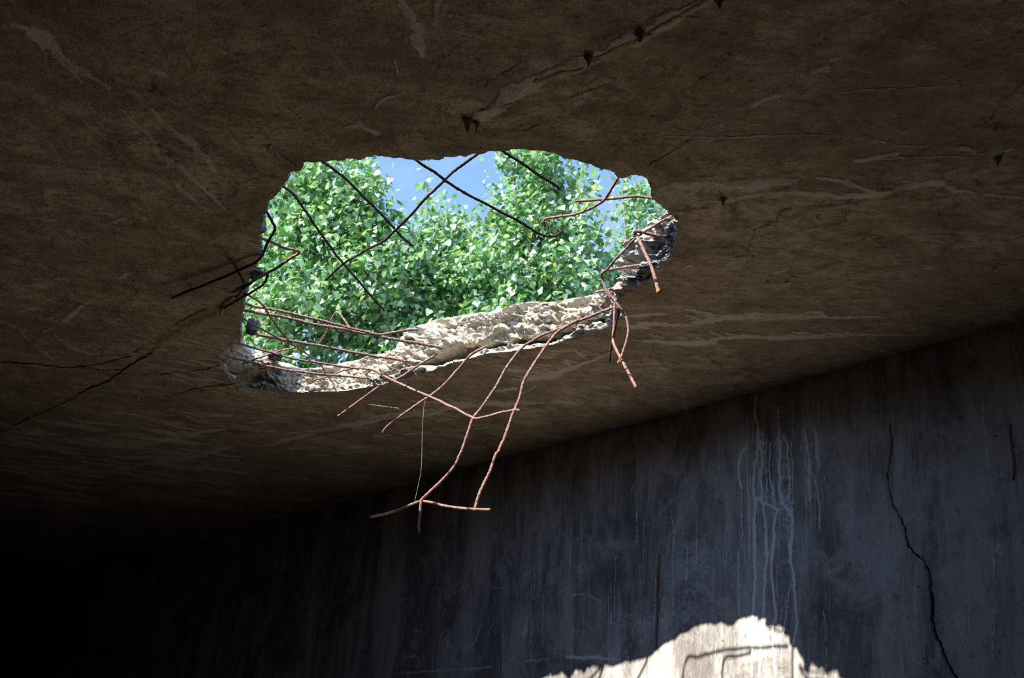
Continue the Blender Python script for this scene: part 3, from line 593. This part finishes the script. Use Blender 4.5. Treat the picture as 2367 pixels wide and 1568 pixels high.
DRIP = [(w * .62, a, wig(p, 1.5, 5)) for w, a, p in DRIP] + [(w * 1.5, .24, p) for w, a, p in DRIP if w > 4] + [(2.2, .5, wig([(x, y), (x + rs.uniform(-4, 4), y + L), ], 1.5, 8)) for x, y, L in [(rs.uniform(1705, 1900), rs.uniform(930, 1150), rs.uniform(60, 220)) for _ in range(34)]] + [(1.8, .45, wig([(x, y), (x + rs.uniform(-5, 3), y + L)], 1.2, 6)) for x, y, L in [(rs.uniform(1150, 2360), rs.uniform(1000, 1450), rs.uniform(60, 260)) for _ in range(60)]]
HAZE = [(50, .6, c7((640, 620), (640, 900), (680, 1100), (700, 1300))), (40, .6, c7((480, 560), (470, 800), (480, 1000))), (26, .65, c7((350, 700), (330, 880))), (36, .6, c7((800, 560), (830, 800))), (30, .6, c7((870, 540), (900, 760))),
        (60, .45, c7((1780, 800), (1640, 950), (1580, 1150), (1720, 1250))), (70, .4, c7((1100, 900), (1130, 1250))), (50, .5, c7((2060, 900), (2080, 1000))), (120, .45, c6((550, 250), (450, 600), (200, 650))), (130, .35, c6((1900, 600), (2100, 700))), (90, .4, c6((700, 300), (850, 500)))]
CRW = [(5.5, 1, wig(c7((1410, 490), (1425, 620), (1410, 760), (1390, 850), (1405, 980), (1435, 1080)), 2.2, 6)), (6.5, 1, wig(c7((1435, 1080), (1480, 1160), (1515, 1240), (1530, 1350), (1580, 1420), (1660, 1480)), 2.4, 6)),
       (8, 1, wig(c6((1745, 245), (1790, 275), (1830, 360), (1840, 470), (1852, 560), (1845, 620), (1870, 710), (1910, 800), (1960, 910), (1990, 960), (2030, 1050), (2040, 1200)), 2.4, 6)),
       (4, .9, wig(c7((2270, 500), (2275, 600), (2285, 700), (2305, 800), (2290, 900)), 1, 4)), (2.5, .7, wig(c6((1825, 760), (1815, 830), (1830, 950)), 1, 3)), (2.5, .6, wig(c6((85, 560), (80, 750), (88, 950)), .6, 4)), (2.5, .6, wig(c6((1205, 700), (1195, 800), (1205, 900)), .6, 4)), (11, 1, c6((1845, 480), (1850, 540), (1846, 600)))]
_c = []
for w, a, p in CRW:
    for p0, p1 in zip(p, p[1:]):
        k = rs.uniform(.45, 1.15); _c.append((w * .78 * k * min(1, max(.45, (p0[1] - 900) / 420)), a, [p0, p1]))
CRW = _c
CHALK = [(5, .75, wig(c5((1720, 1140), (1860, 1150), (2000, 1155), (2130, 1165)), 1.5, 8)), (8, .7, wig(c5((1720, 1145), (1850, 1160), (1990, 1150)), 2, 8)), (5, .62, wig(c5((400, 1278), (720, 1255), (900, 1245), (1140, 1225)), 1.5, 10)), (5, .6, wig(c5((1350, 1190), (1500, 1175), (1590, 1160)), 2, 5)),
         (2, .8, c5((735, 990), (765, 945), (795, 935), (805, 960), (790, 1000), (760, 1000), (805, 1040), (845, 1112))), (2, .8, c5((800, 1010), (790, 1070), (765, 1110), (735, 1122))), (2.5, .8, c5((1025, 880), (1048, 890), (1030, 970), (1000, 1030), (960, 1082), (945, 1060))),
         (2.5, .8, c5((1420, 850), (1400, 920), (1385, 985), (1425, 930))), (2.5, .8, c5((1780, 670), (1800, 658), (1860, 655))), (2.5, .8, c5((1905, 668), (1950, 690), (1988, 712))), (2, .7, c5((360, 935), (378, 970), (370, 1010))), (2, .75, c5((565, 930), (480, 970), (450, 1000), (500, 1060), (520, 1120), (530, 1180))),
         (2, .7, c5((1120, 550), (1130, 590), (1160, 612), (1230, 600))), (2, .7, c5((830, 655), (880, 635), (930, 595), (990, 575))), (2, .7, c5((1370, 525), (1430, 485), (1480, 455))), (2, .7, c5((2070, 800), (2085, 900))), (2, .65, c5((1150, 880), (1110, 960), (1105, 990))), (2, .65, c5((780, 770), (755, 815))), (2, .7, c5((375, 370), (385, 400), (460, 460), (472, 560))), (2, .65, c5((350, 715), (440, 715), (550, 640)))]
RUSTS = [(9, .8, [(1524, 1285), (1521, 1360), (1519, 1430), (1516, 1500)]), (6, .55, c5((980, 575), (930, 700), (920, 790)))]
wallpt = lambda x, y: onwall(x, y)
aw = dict(drip=field(VW, DRIP, wallpt), haze=field(VW, HAZE, wallpt, 1.5), crack=field(VW, CRW, wallpt, 1.7), chalk=field(VW, CHALK, wallpt), rust=field(VW, RUSTS, wallpt))
relw = 0.004 * fbm(VW * 3, 3, 95) + 0.0012 * fbm(VW * 25, 3, 97)
VW = VW + N * (relw + 0.002 * np.clip(aw['drip'] - .4, 0, 1) - 0.016 * np.clip(aw['crack'] - .25, 0, .6))[:, None]
FW = grid_faces(len(ss), len(zz))
e1 = VW[FW[0, 1]] - VW[FW[0, 0]]; e2 = VW[FW[0, 3]] - VW[FW[0, 0]]
if np.cross(e1, e2) @ N < 0: FW = FW[:, ::-1]
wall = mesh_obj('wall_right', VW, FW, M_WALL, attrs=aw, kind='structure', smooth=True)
def wallbox(name, s0, s1, d0, d1, z0, z1, m):
    return box(name, [room(s0, d0, z0), room(s1, d0, z0), room(s1, d1, z0), room(s0, d1, z0), room(s0, d0, z1), room(s1, d0, z1), room(s1, d1, z1), room(s0, d1, z1)], m)
ZT = TOPZ + .04
wallbox('wall_right_core', S0 - .3, S1 + .3, -.34, -.04, -.2, ZT, M_BACK).name = 'wall_core_1'  # solid core box standing behind the right wall surface
wallbox('wall_left', S0 - .3, S1 + .3, D1, D1 + .3, -.2, ZT, M_BACK)
wallbox('wall_far', S0 - .3, S0, -.02, D1, -.2, ZT, M_BACK)
wallbox('wall_back', S1, S1 + .3, -.02, D1, -.2, ZT, M_BACK)
wallbox('floor', S0, S1, -.03, D1, -.2, 0, M_FLOOR)
gp = mesh_obj('ground', [(-60, -60, -.22), (60, -60, -.22), (60, 90, -.22), (-60, 90, -.22)], [(0, 1, 2, 3)], M_SOIL, kind='structure')

# ------------------------------------------------------------------ rusty reinforcing bars
def catmull(P, n):
    P = np.asarray(P); 
    if len(P) == 2: return P[0] + (P[1] - P[0]) * np.linspace(0, 1, n)[:, None]
    L = np.r_[0, np.cumsum(np.linalg.norm(np.diff(P, axis=0), axis=1))]
    E = np.r_[[2 * P[0] - P[1]], P, [2 * P[-1] - P[-2]]]; out = []
    for t in np.linspace(0, L[-1], n):
        i = min(np.searchsorted(L, t, 'right') - 1, len(P) - 2); w = (t - L[i]) / max(L[i + 1] - L[i], 1e-9)
        a, b_, c, d = E[i], E[i + 1], E[i + 2], E[i + 3]
        out.append(0.5 * ((2 * b_) + (-a + c) * w + (2 * a - 5 * b_ + 4 * c - d) * w * w + (-a + 3 * b_ - 3 * c + d) * w ** 3))
    return np.array(out)
bar_seed = [0]
def tube(P, r, seg_=12, rough=.42):
    r = r * .9
    P = catmull(P, max(8, int(np.linalg.norm(np.diff(P, axis=0), axis=1).sum() / .0025)))
    bar_seed[0] += 1; sd = bar_seed[0]
    t_ = np.gradient(P, axis=0); t_ /= np.linalg.norm(t_, axis=1)[:, None]
    up = np.array([.31, .17, .93]); a = np.cross(t_, up); a /= np.linalg.norm(a, axis=1)[:, None]; b_ = np.cross(t_, a)
    ang = np.linspace(0, 2 * math.pi, seg_, endpoint=False)
    P = P + (a * vnoise(np.c_[np.arange(len(P)) * .05, 0 * P[:, 0], 0 * P[:, 0]], sd)[:, None] + b_ * vnoise(np.c_[np.arange(len(P)) * .05, 5 + 0 * P[:, 0], 0 * P[:, 0]], sd)[:, None]) * r * .4
    i = np.arange(len(P)); Vt = P[:, None] + (a[:, None] * np.cos(ang)[None, :, None] + b_[:, None] * np.sin(ang)[None, :, None]) * r
    C_ = np.repeat(P, seg_, 0); Vt = Vt.reshape(-1, 3)
    f_ = 1 + rough * fbm(Vt * 260, 3, sd) + .035 * np.sin(np.repeat(i, seg_) * .9 + np.tile(ang, len(P)) * 2)
    ends = np.clip(np.minimum(i + .3, len(P) - 1 - i + .3) / 1.5, .15, 1); f_ = f_ * np.repeat(ends, seg_)
    Vt = C_ + (Vt - C_) * f_[:, None]
    return Vt, grid_faces(seg_, len(P), True)
def place(pts, keys):
    """px points -> 3-D. keys {index: z above 1.9 m or distance from the wall}; between keys the distance along the ray is interpolated."""
    D = {}
    for i, k in keys.items():
        x, y = pts[i]; q = ray(x, y)
        D[i] = (k - CAM[2]) / q[2] if k > 1.9 else (((_A - CAM) @ N + k) / (q @ N))
    px = np.array(pts, float); L = np.r_[0, np.cumsum(np.hypot(*np.diff(px, axis=0).T))]
    ks = sorted(D); inv = np.interp(L, [L[i] for i in ks], [1 / D[i] for i in ks])
    return np.array([CAM + ray(x, y) / w for (x, y), w in zip(pts, inv)])
def bar(name, pts, keys, r, mat=None, parent=None):
    P = place(pts, keys); Vt, Ft = tube(P, r)
    base = P[0] if parent is None else np.zeros(3)
    if parent is None:
        o = mesh_obj(name, Vt - base, Ft, mat or M_RUST, smooth=True); o.location = base
    else:
        o = mesh_obj(name, Vt - np.array(parent.location), Ft, mat or M_RUST, parent=parent, smooth=True)
    return o
GB = 'rusty reinforcing bars round the hole'
Z1, Z2 = 2.862, 2.855
# the mesh still spanning the upper left of the hole
B1 = [(728, 362), (745, 374), (768, 390), (795, 410), (839, 453), (877, 492), (914, 531), (954, 570)]
B2 = [(935, 352), (957, 366), (1000, 396), (1027, 416), (1080, 448), (1150, 486), (1201, 513), (1241, 538), (1262, 547), (1284, 545), (1300, 533)]
B3 = [(1128, 336), (1108, 352), (1065, 384), (1028, 415), (980, 463), (950, 497), (915, 532), (890, 555), (858, 572), (820, 594), (793, 611), (753, 648)]
B4 = [(630, 412), (651, 429), (679, 451), (705, 487), (744, 543), (793, 609), (831, 652), (872, 700), (889, 719)]
g1 = thing('rebar_mesh', 'dark rebar grid crossing the sky, three parallel bars tied to one crossing bar', 'rebar', atz(957, 366, Z1), GB)
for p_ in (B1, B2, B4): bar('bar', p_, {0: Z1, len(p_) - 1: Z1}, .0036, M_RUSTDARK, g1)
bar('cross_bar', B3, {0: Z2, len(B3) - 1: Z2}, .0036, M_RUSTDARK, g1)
def solo(name, label, pts, keys, r, mat=None):
    return tag(bar(name, pts, keys, r, mat), label, 'rebar', GB)
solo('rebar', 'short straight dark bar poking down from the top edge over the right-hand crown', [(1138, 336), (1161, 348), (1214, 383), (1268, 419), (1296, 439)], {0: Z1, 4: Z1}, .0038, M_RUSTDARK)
g2 = thing('rebar_tangle', 'bent bar with hooked end crossed by a shorter bar below the top right corner', 'rebar', atz(1427, 414, Z1), GB)
bar('bar', [(1436, 400), (1427, 414), (1410, 443), (1394, 465), (1364, 483), (1327, 495), (1289, 502), (1264, 506), (1250, 519)], {0: Z1, 8: Z1}, .0036, M_RUST, g2)
bar('cross_bar', [(1328, 467), (1394, 461), (1428, 458), (1469, 454), (1505, 458), (1525, 464)], {0: Z2, 5: Z2}, .0036, M_RUST, g2)
bar('stub', [(1257, 510), (1260, 526)], {0: Z1, 1: Z1 - .01}, .0036, M_RUST, g2)
# right corner
solo('rebar', 'long thin bar from the right corner looping down past the rim end', [(1575, 492), (1553, 501), (1517, 518), (1485, 540), (1469, 552), (1434, 588), (1407, 620), (1391, 633), (1391, 644), (1399, 668), (1418, 692), (1432, 712), (1445, 730), (1451, 756), (1449, 782), (1437, 819), (1428, 840)],
     {0: 2.85, 2: 2.86, 6: 2.84, 8: 2.83, 11: .86, 12: .84, 16: .86}, .0036)
solo('rebar', 'thin bar stub beside the grey block joining the looping bar', [(1490, 612), (1466, 615), (1434, 620), (1402, 625), (1391, 632), (1394, 657), (1404, 680), (1428, 703), (1440, 722)], {0: 2.83, 2: 2.84, 5: 2.83, 8: .84}, .0034)
o = solo('rebar', 'stout bar hanging over the grey broken block with an orange rusted tip', [(1530, 546), (1518, 544), (1501, 541), (1484, 537), (1467, 535), (1472, 547), (1486, 572), (1502, 610), (1515, 651), (1522, 678)], {0: 2.86, 4: 2.86, 5: 2.85, 9: 0.98}, .0048)
tipP = place([(1520, 668), (1522.5, 680)], {0: 0.985, 1: 0.98}); Vt, Ft = tube(tipP, .0062); 
tp_ = mesh_obj('tip', Vt - np.array(o.location), Ft, M_ORANGE, parent=o, smooth=True); tp_['label'] = 'orange flaking tip'
solo('rebar', 'bar dropping from the right end of the rim and bending out to the right', [(1424, 660), (1422, 672), (1420, 725), (1418, 777), (1419, 795), (1435, 830), (1450, 856), (1470, 896)], {0: 2.90, 1: .80, 3: .80, 7: .88}, .0043)
solo('rebar', 'short dark bar hanging straight beside the bar that bends right', [(1433, 706), (1429, 719), (1423, 751), (1414, 798), (1409, 838)], {0: .84, 4: .77}, .0034, M_RUSTDARK)
solo('rebar', 'tiny curled wire on the upper face of the rim near its right end', [(1378, 688), (1381, 697), (1386, 712), (1395, 722)], {0: .80, 3: .78}, .003)
solo('rebar', 'thin wire lying along the top lip at the right end of the rim', [(1375, 676), (1395, 672), (1420, 666), (1440, 664)], {0: .80, 3: .80}, .003)
# the torn mesh hanging from the rim
D_ = .86
g3 = thing('rebar_mesh', 'torn pinkish rebar grid hanging far below the middle of the rim, the largest hanging piece', 'rebar', onwall(1309, 754, .80), GB)
H1 = [(1419, 709), (1393, 721), (1340, 741), (1309, 754), (1275, 767), (1230, 788), (1207, 803), (1178, 840), (1147, 892), (1115, 940), (1094, 966), (1084, 994), (1076, 1018), (1067, 1044), (1049, 1079), (1018, 1115), (993, 1138), (975, 1156), (972, 1166), (970, 1195), (968, 1232)]
H2 = [(1340, 738), (1309, 755), (1283, 774), (1262, 798), (1236, 837), (1220, 864), (1209, 887), (1199, 921), (1188, 953), (1173, 992), (1165, 1014), (1148, 1049), (1133, 1085), (1115, 1125), (1103, 1153), (1096, 1182)]
HL = [(855, 1195), (880, 1190), (911, 1183), (942, 1171), (973, 1159), (1003, 1164), (1044, 1172), (1095, 1177), (1133, 1179)]
HM = [(500, 780), (540, 790), (560, 797), (645, 820), (688, 831), (737, 839), (812, 850), (853, 854), (877, 863), (909, 880), (950, 899), (994, 917), (1045, 941), (1094, 966), (1110, 967), (1150, 957), (1188, 949), (1200, 950)]
bar('bar', H1, {0: .79, 3: .79, 6: .80, 10: .90, 20: 1.0}, .0045, M_RUST, g3)
bar('bar', H2, {0: .80, 2: .80, 8: .90, 15: 1.0}, .0047, M_RUST, g3)
bar('cross_bar', HL, {0: 1.14, 2: 1.05, 4: 1.0, 8: 1.0}, .0042, M_RUST, g3)
bar('cross_bar', HM, {0: 2.84, 2: 2.845, 6: 2.83, 8: 2.80, 9: .93, 13: .90, 17: .90}, .0042, M_RUST, g3)
bar('bar', [(1130, 800), (1111, 807), (1086, 823), (1058, 856), (1026, 890), (994, 916), (940, 952), (902, 981), (883, 1001)], {0: .80, 1: .83, 5: .91, 8: .96}, .0047, M_RUST, g3)
bar('bar', [(1012, 818), (998, 827), (965, 846), (931, 868), (907, 881), (877, 894), (843, 919), (780, 962)], {0: .86, 1: .87, 4: .92, 7: .98}, .0047, M_RUST, g3)
# bars spanning the lower left corner
def zz2(n, z): return {0: z, n - 1: z}
g4 = thing('rebar_bundle', 'bundle of long rusty bars spanning the lower left corner of the hole', 'rebar', atz(564, 717, 2.86), GB)
for p_, z, r_ in [([(560, 700), (576, 705), (650, 720), (722, 737), (795, 754), (868, 772), (892, 771), (928, 765), (967, 762)], 2.875, .0048),
                  ([(545, 714), (564, 717), (650, 732), (722, 749), (814, 766), (892, 780), (965, 795), (1025, 806)], 2.86, .0056),
                  ([(570, 768), (591, 773), (662, 787), (722, 797), (795, 811), (868, 824), (928, 834), (975, 847)], 2.845, .0050),
                  ([(505, 822), (528, 827), (582, 837), (637, 851), (698, 860), (771, 868), (853, 875), (880, 878)], 2.83, .0043)]:
    bar('bar', p_, zz2(len(p_), z), r_, M_RUST, g4)
for p_, z in [([(560, 672), (577, 685), (606, 705), (635, 747), (664, 783), (688, 802), (717, 824), (734, 834), (749, 856), (768, 884)], 2.85),
              ([(548, 730), (564, 738), (601, 759), (645, 783), (683, 802), (645, 812), (601, 827), (560, 842)], 2.84),
              ([(737, 807), (739, 795), (751, 776), (766, 742), (779, 721), (795, 737), (812, 764)], 2.852),
              ([(725, 879), (766, 868), (797, 856), (822, 851)], 2.83)]:
    bar('cross_bar', p_, zz2(len(p_), z), .0036, M_RUST, g4)
# left edge
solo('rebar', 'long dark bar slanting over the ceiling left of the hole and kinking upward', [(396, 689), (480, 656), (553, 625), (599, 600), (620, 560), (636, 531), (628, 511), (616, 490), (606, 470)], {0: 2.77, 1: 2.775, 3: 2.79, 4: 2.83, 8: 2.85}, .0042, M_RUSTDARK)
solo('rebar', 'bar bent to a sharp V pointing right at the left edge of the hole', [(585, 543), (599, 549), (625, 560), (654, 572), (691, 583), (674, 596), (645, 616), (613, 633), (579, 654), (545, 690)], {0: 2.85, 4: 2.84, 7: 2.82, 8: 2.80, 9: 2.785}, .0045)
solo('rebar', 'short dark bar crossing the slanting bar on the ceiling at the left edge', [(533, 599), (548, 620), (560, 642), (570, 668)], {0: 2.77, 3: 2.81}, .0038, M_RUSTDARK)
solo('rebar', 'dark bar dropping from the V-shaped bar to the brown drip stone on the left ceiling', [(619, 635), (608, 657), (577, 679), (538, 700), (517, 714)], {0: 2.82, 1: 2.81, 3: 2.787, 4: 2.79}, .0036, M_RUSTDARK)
solo('rebar', 'short wire stub between the dark lump and the V-shaped bar', [(580, 622), (595, 626), (606, 630), (616, 637)], {0: 2.83, 3: 2.82}, .0036)

# lumps of old concrete caught at the left edge
def lump(x, y, z, s, sc_, label):
    c = atz(x, y, z); P = IV4 * sc_ * s; P = P * (1 + .5 * fbm(IV4 * 1.6 + x, 4, int(x)) + .35 * fbm(IV4 * 6 + y, 4, int(y)))[:, None]
    o = mesh_obj('concrete_lump', P, IF4, M_LUMP, smooth=True); o.location = c; return tag(o, label, 'concrete lump', 'concrete lumps caught at the left edge')
IV4, IF4 = ico(4)
lump(590, 633, 2.83, .022, np.array([1.1, 1, .7]), 'dark lump of concrete under the V-shaped bar at the left edge')
lump(583, 756, 2.85, .026, np.array([.8, .8, 1.15]), 'rough brown lump stuck on the left edge between two long bars')
lump(636, 822, 2.87, .024, np.array([1.1, 1, .8]), 'dark crumbly lump perched on the rim at the lower left corner')

# exposed rusty strip in the wall
st_ = [onwall(x, y, .001) for x, y in [(1524, 1285), (1522, 1340), (1520, 1400), (1518, 1450), (1516, 1500)]]
Vt, Ft = tube(np.array(st_), .0024, rough=.9); mesh_obj('exposed_bar', Vt, Ft, M_RUST, parent=wall, smooth=True)

# threads of spider silk
M_SILK = mat_plain('spider_silk', (0.75, 0.75, 0.75), (0.6, 0.6, 0.6), 20, .4, 0)
def silk(label, pts, keys, r=.0005):
    P = place(pts, keys); Vt, Ft = tube(P, r, 5, .3); o = mesh_obj('spider_thread', Vt - P[0], Ft, M_SILK); o.location = P[0]
    tag(o, label, 'spider thread', 'spider silk on the hanging bars')
silk('long thin spider thread hanging from the torn mesh down to its lowest bar', [(983, 925), (980, 940), (976, 1000), (974, 1080), (967, 1120), (958, 1162)], {0: .92, 5: 1.0}, .00022)
silk('short white spider thread stretched sideways against the ceiling left of the torn mesh', [(846, 934), (890, 940), (924, 944)], {0: .97, 2: .95}, .0004)

# ------------------------------------------------------------------ poplar trees beyond the roof
rt = np.random.RandomState(12)
LF = np.array([(0, 0, 0), (.34, .30, .05), (.46, .12, .02), (.30, .78, .03), (0, 1.0, -.06), (-.30, .78, .03), (-.46, .12, .02), (-.34, .30, .05), (0, .45, -.05)])
LF = np.array([(0, .0, 0), (.30, -.04, .05), (.52, .22, .09), (.30, .62, .05), (0, 1.05, -.10), (-.30, .62, .05), (-.52, .22, .09), (-.30, -.04, .05)])
LFF = np.array([(0, 1, 2, 3), (0, 3, 4, 5), (0, 5, 6, 7)])
def leaves(centres, sizes, rnd):
    n = len(centres)
    nrm = rnd.normal(size=(n, 3)) * .75 + np.array([-.45, -.35, .75]); nrm /= np.linalg.norm(nrm, axis=1)[:, None]
    tip = rnd.normal(size=(n, 3)) * .6 + np.array([0, 0, -1.0]); tip -= nrm * (tip * nrm).sum(1)[:, None]; tip /= np.linalg.norm(tip, axis=1)[:, None]
    sd = np.cross(tip, nrm)
    P = centres[:, None] + (LF[None, :, 0:1] * sd[:, None] + LF[None, :, 1:2] * tip[:, None] + LF[None, :, 2:3] * nrm[:, None]) * sizes[:, None, None]
    F_ = LFF[None] + (np.arange(n) * len(LF))[:, None, None]
    k = rnd.rand(n); c = np.empty((n, 3))
    c[:] = np.array([.07, .20, .06]); a = rnd.rand(n)[:, None] ** 1.3
    c = c * (1 - a) + np.array([.19, .40, .16]) * a
    m = k < .55; c[m] = np.array([.27, .44, .29]) + rnd.rand(m.sum(), 1) * np.array([.34, .30, .33])
    m = k > .975; c[m] = np.array([.40, .50, .08])
    return P.reshape(-1, 3), F_.reshape(-1, 4), np.repeat(c, len(LF), 0)
def at_y(x, y, Y):
    q = ray(x, y); return CAM + q * Y / q[1]
def limb(P, r0, r1, name, parent, n=8):
    P = catmull(np.array(P), 24); t_ = np.gradient(P, axis=0); t_ /= np.linalg.norm(t_, axis=1)[:, None]
    a = np.cross(t_, [.9, .3, .1]); a /= np.linalg.norm(a, axis=1)[:, None]; b_ = np.cross(t_, a); ang = np.linspace(0, 2 * math.pi, n, endpoint=False)
    r = np.linspace(r0, r1, len(P))[:, None, None]
    Vt = (P[:, None] + (a[:, None] * np.cos(ang)[None, :, None] + b_[:, None] * np.sin(ang)[None, :, None]) * r).reshape(-1, 3)
    return mesh_obj(name, Vt - np.array(parent.location), grid_faces(n, len(P), True), M_BARK, parent=parent, smooth=True)
def tree(label, base, top_, blobs, dens, seed):
    """blobs: (px x, px y, world y, rx, ry, rz)"""
    rnd = np.random.RandomState(seed)
    root = thing('poplar_tree', label, 'tree', base, 'leafy trees seen through the hole')
    base = np.array(base); top_ = np.array(top_)
    mid = (base * .5 + top_ * .5) + [.1, .1, 0]
    limb([base - [0, 0, .2], mid, base * .2 + top_ * .8], .11, .015, 'trunk', root, 12)
    cs_ = []
    tw_v, tw_f = [], []; cnt = 0
    for bx, by, Y, rx, ry, rz in blobs:
        c = at_y(bx, by, Y)
        h = np.clip((c[2] - base[2]) / (top_[2] - base[2]) - .18, .2, .9); st0 = base + (top_ - base) * h
        limb([st0, (st0 + c) / 2 + [0, 0, .08], c + [0, 0, rz * .1]], .022, .004, 'branch', root, 6)
        nt = int(dens * rx * ry * rz * 4.2)
        d = rnd.normal(size=(nt, 3)); d /= np.linalg.norm(d, axis=1)[:, None]; rr = rnd.rand(nt, 1) ** .42
        tc_ = c + d * rr * [rx, ry, rz]
        ax = d * .5 + rnd.normal(size=(nt, 3)) * .35 + [0, 0, .25]; ax /= np.linalg.norm(ax, axis=1)[:, None]
        for k in range(nt):
            m = rnd.randint(7, 13); s_ = np.linspace(0, 1, m)[:, None]
            cs_.append(tc_[k] + ax[k] * (s_ - .5) * .34 + rnd.normal(size=(m, 3)) * .045)
    cs_ = np.concatenate(cs_); sz = rnd.uniform(.036, .082, len(cs_))
    P, F_, c = leaves(cs_, sz, rnd)
    mesh_obj('foliage', P - base, F_, M_LEAF, parent=root, attrs=dict(tint=c))
    return len(cs_)
nl = 0
TR = [
 ('leafy poplar crown filling the left of the hole up to its top edge', 9.0, [(760, 430, 9.0, .50, .5, .50), (700, 470, 9.2, .32, .5, .45), (840, 470, 8.8, .30, .4, .42), (800, 560, 9.0, .55, .5, .5), (660, 580, 9.0, .45, .5, .5), (690, 720, 8.8, .6, .5, .5), (860, 640, 8.8, .5, .5, .5), (620, 700, 9.4, .4, .4, .5), (870, 405, 9.0, .13, .2, .16), (900, 520, 8.9, .2, .3, .2), (620, 900, 9, .6, .6, .5), (480, 560, 9.3, .6, .5, .6), (430, 760, 9.3, .6, .5, .6), (540, 400, 9.3, .5, .5, .5)]),
 ('low poplar crown in the middle of the hole under the open blue sky', 9.6, [(1000, 560, 9.6, .42, .5, .34), (985, 420, 9.6, .07, .1, .22), (1010, 490, 9.6, .16, .2, .2), (1080, 590, 9.6, .40, .5, .42), (960, 660, 9.5, .5, .5, .45), (1060, 680, 9.5, .5, .5, .4), (960, 780, 9.3, .6, .5, .5), (830, 790, 9.2, .5, .5, .5), (1060, 520, 9.7, .14, .2, .14), (930, 540, 9.5, .14, .2, .14), (980, 900, 9, .7, .6, .5)]),
 ('tall poplar crown right of the open blue sky, touching the top edge', 9.3, [(1230, 400, 9.3, .42, .5, .45), (1180, 370, 9.3, .22, .3, .22), (1300, 430, 9.3, .30, .4, .36), (1200, 520, 9.2, .45, .5, .45), (1310, 540, 9.2, .42, .5, .42), (1120, 430, 9.3, .09, .15, .10), (1140, 640, 9.1, .5, .5, .42), (1270, 660, 9.1, .55, .5, .4), (1360, 440, 9.3, .15, .2, .15), (1200, 790, 9, .7, .6, .4)]),
 ('thin loose poplar crown at the right corner with sky showing through', 10.2, [(1480, 460, 10.2, .25, .4, .28), (1520, 520, 10.2, .35, .4, .35), (1450, 540, 10.4, .14, .3, .22), (1400, 640, 10.0, .30, .4, .32), (1450, 680, 10.0, .4, .4, .3), (1350, 700, 9.8, .4, .4, .3), (1480, 600, 10.2, .3, .4, .25), (1440, 450, 10.2, .08, .1, .08), (1580, 640, 10.2, .5, .4, .4)]),
]
for k, (lab, Y, blobs) in enumerate(TR):
    bx = np.mean([at_y(b_[0], b_[1], b_[2])[0] for b_ in blobs]); tz = max(at_y(b_[0], b_[1], b_[2])[2] for b_ in blobs)
    nl += tree(lab, (bx, Y + .1, -.22), (bx, Y + .1, tz), blobs, 320, 40 + k)
print('leaves', nl)
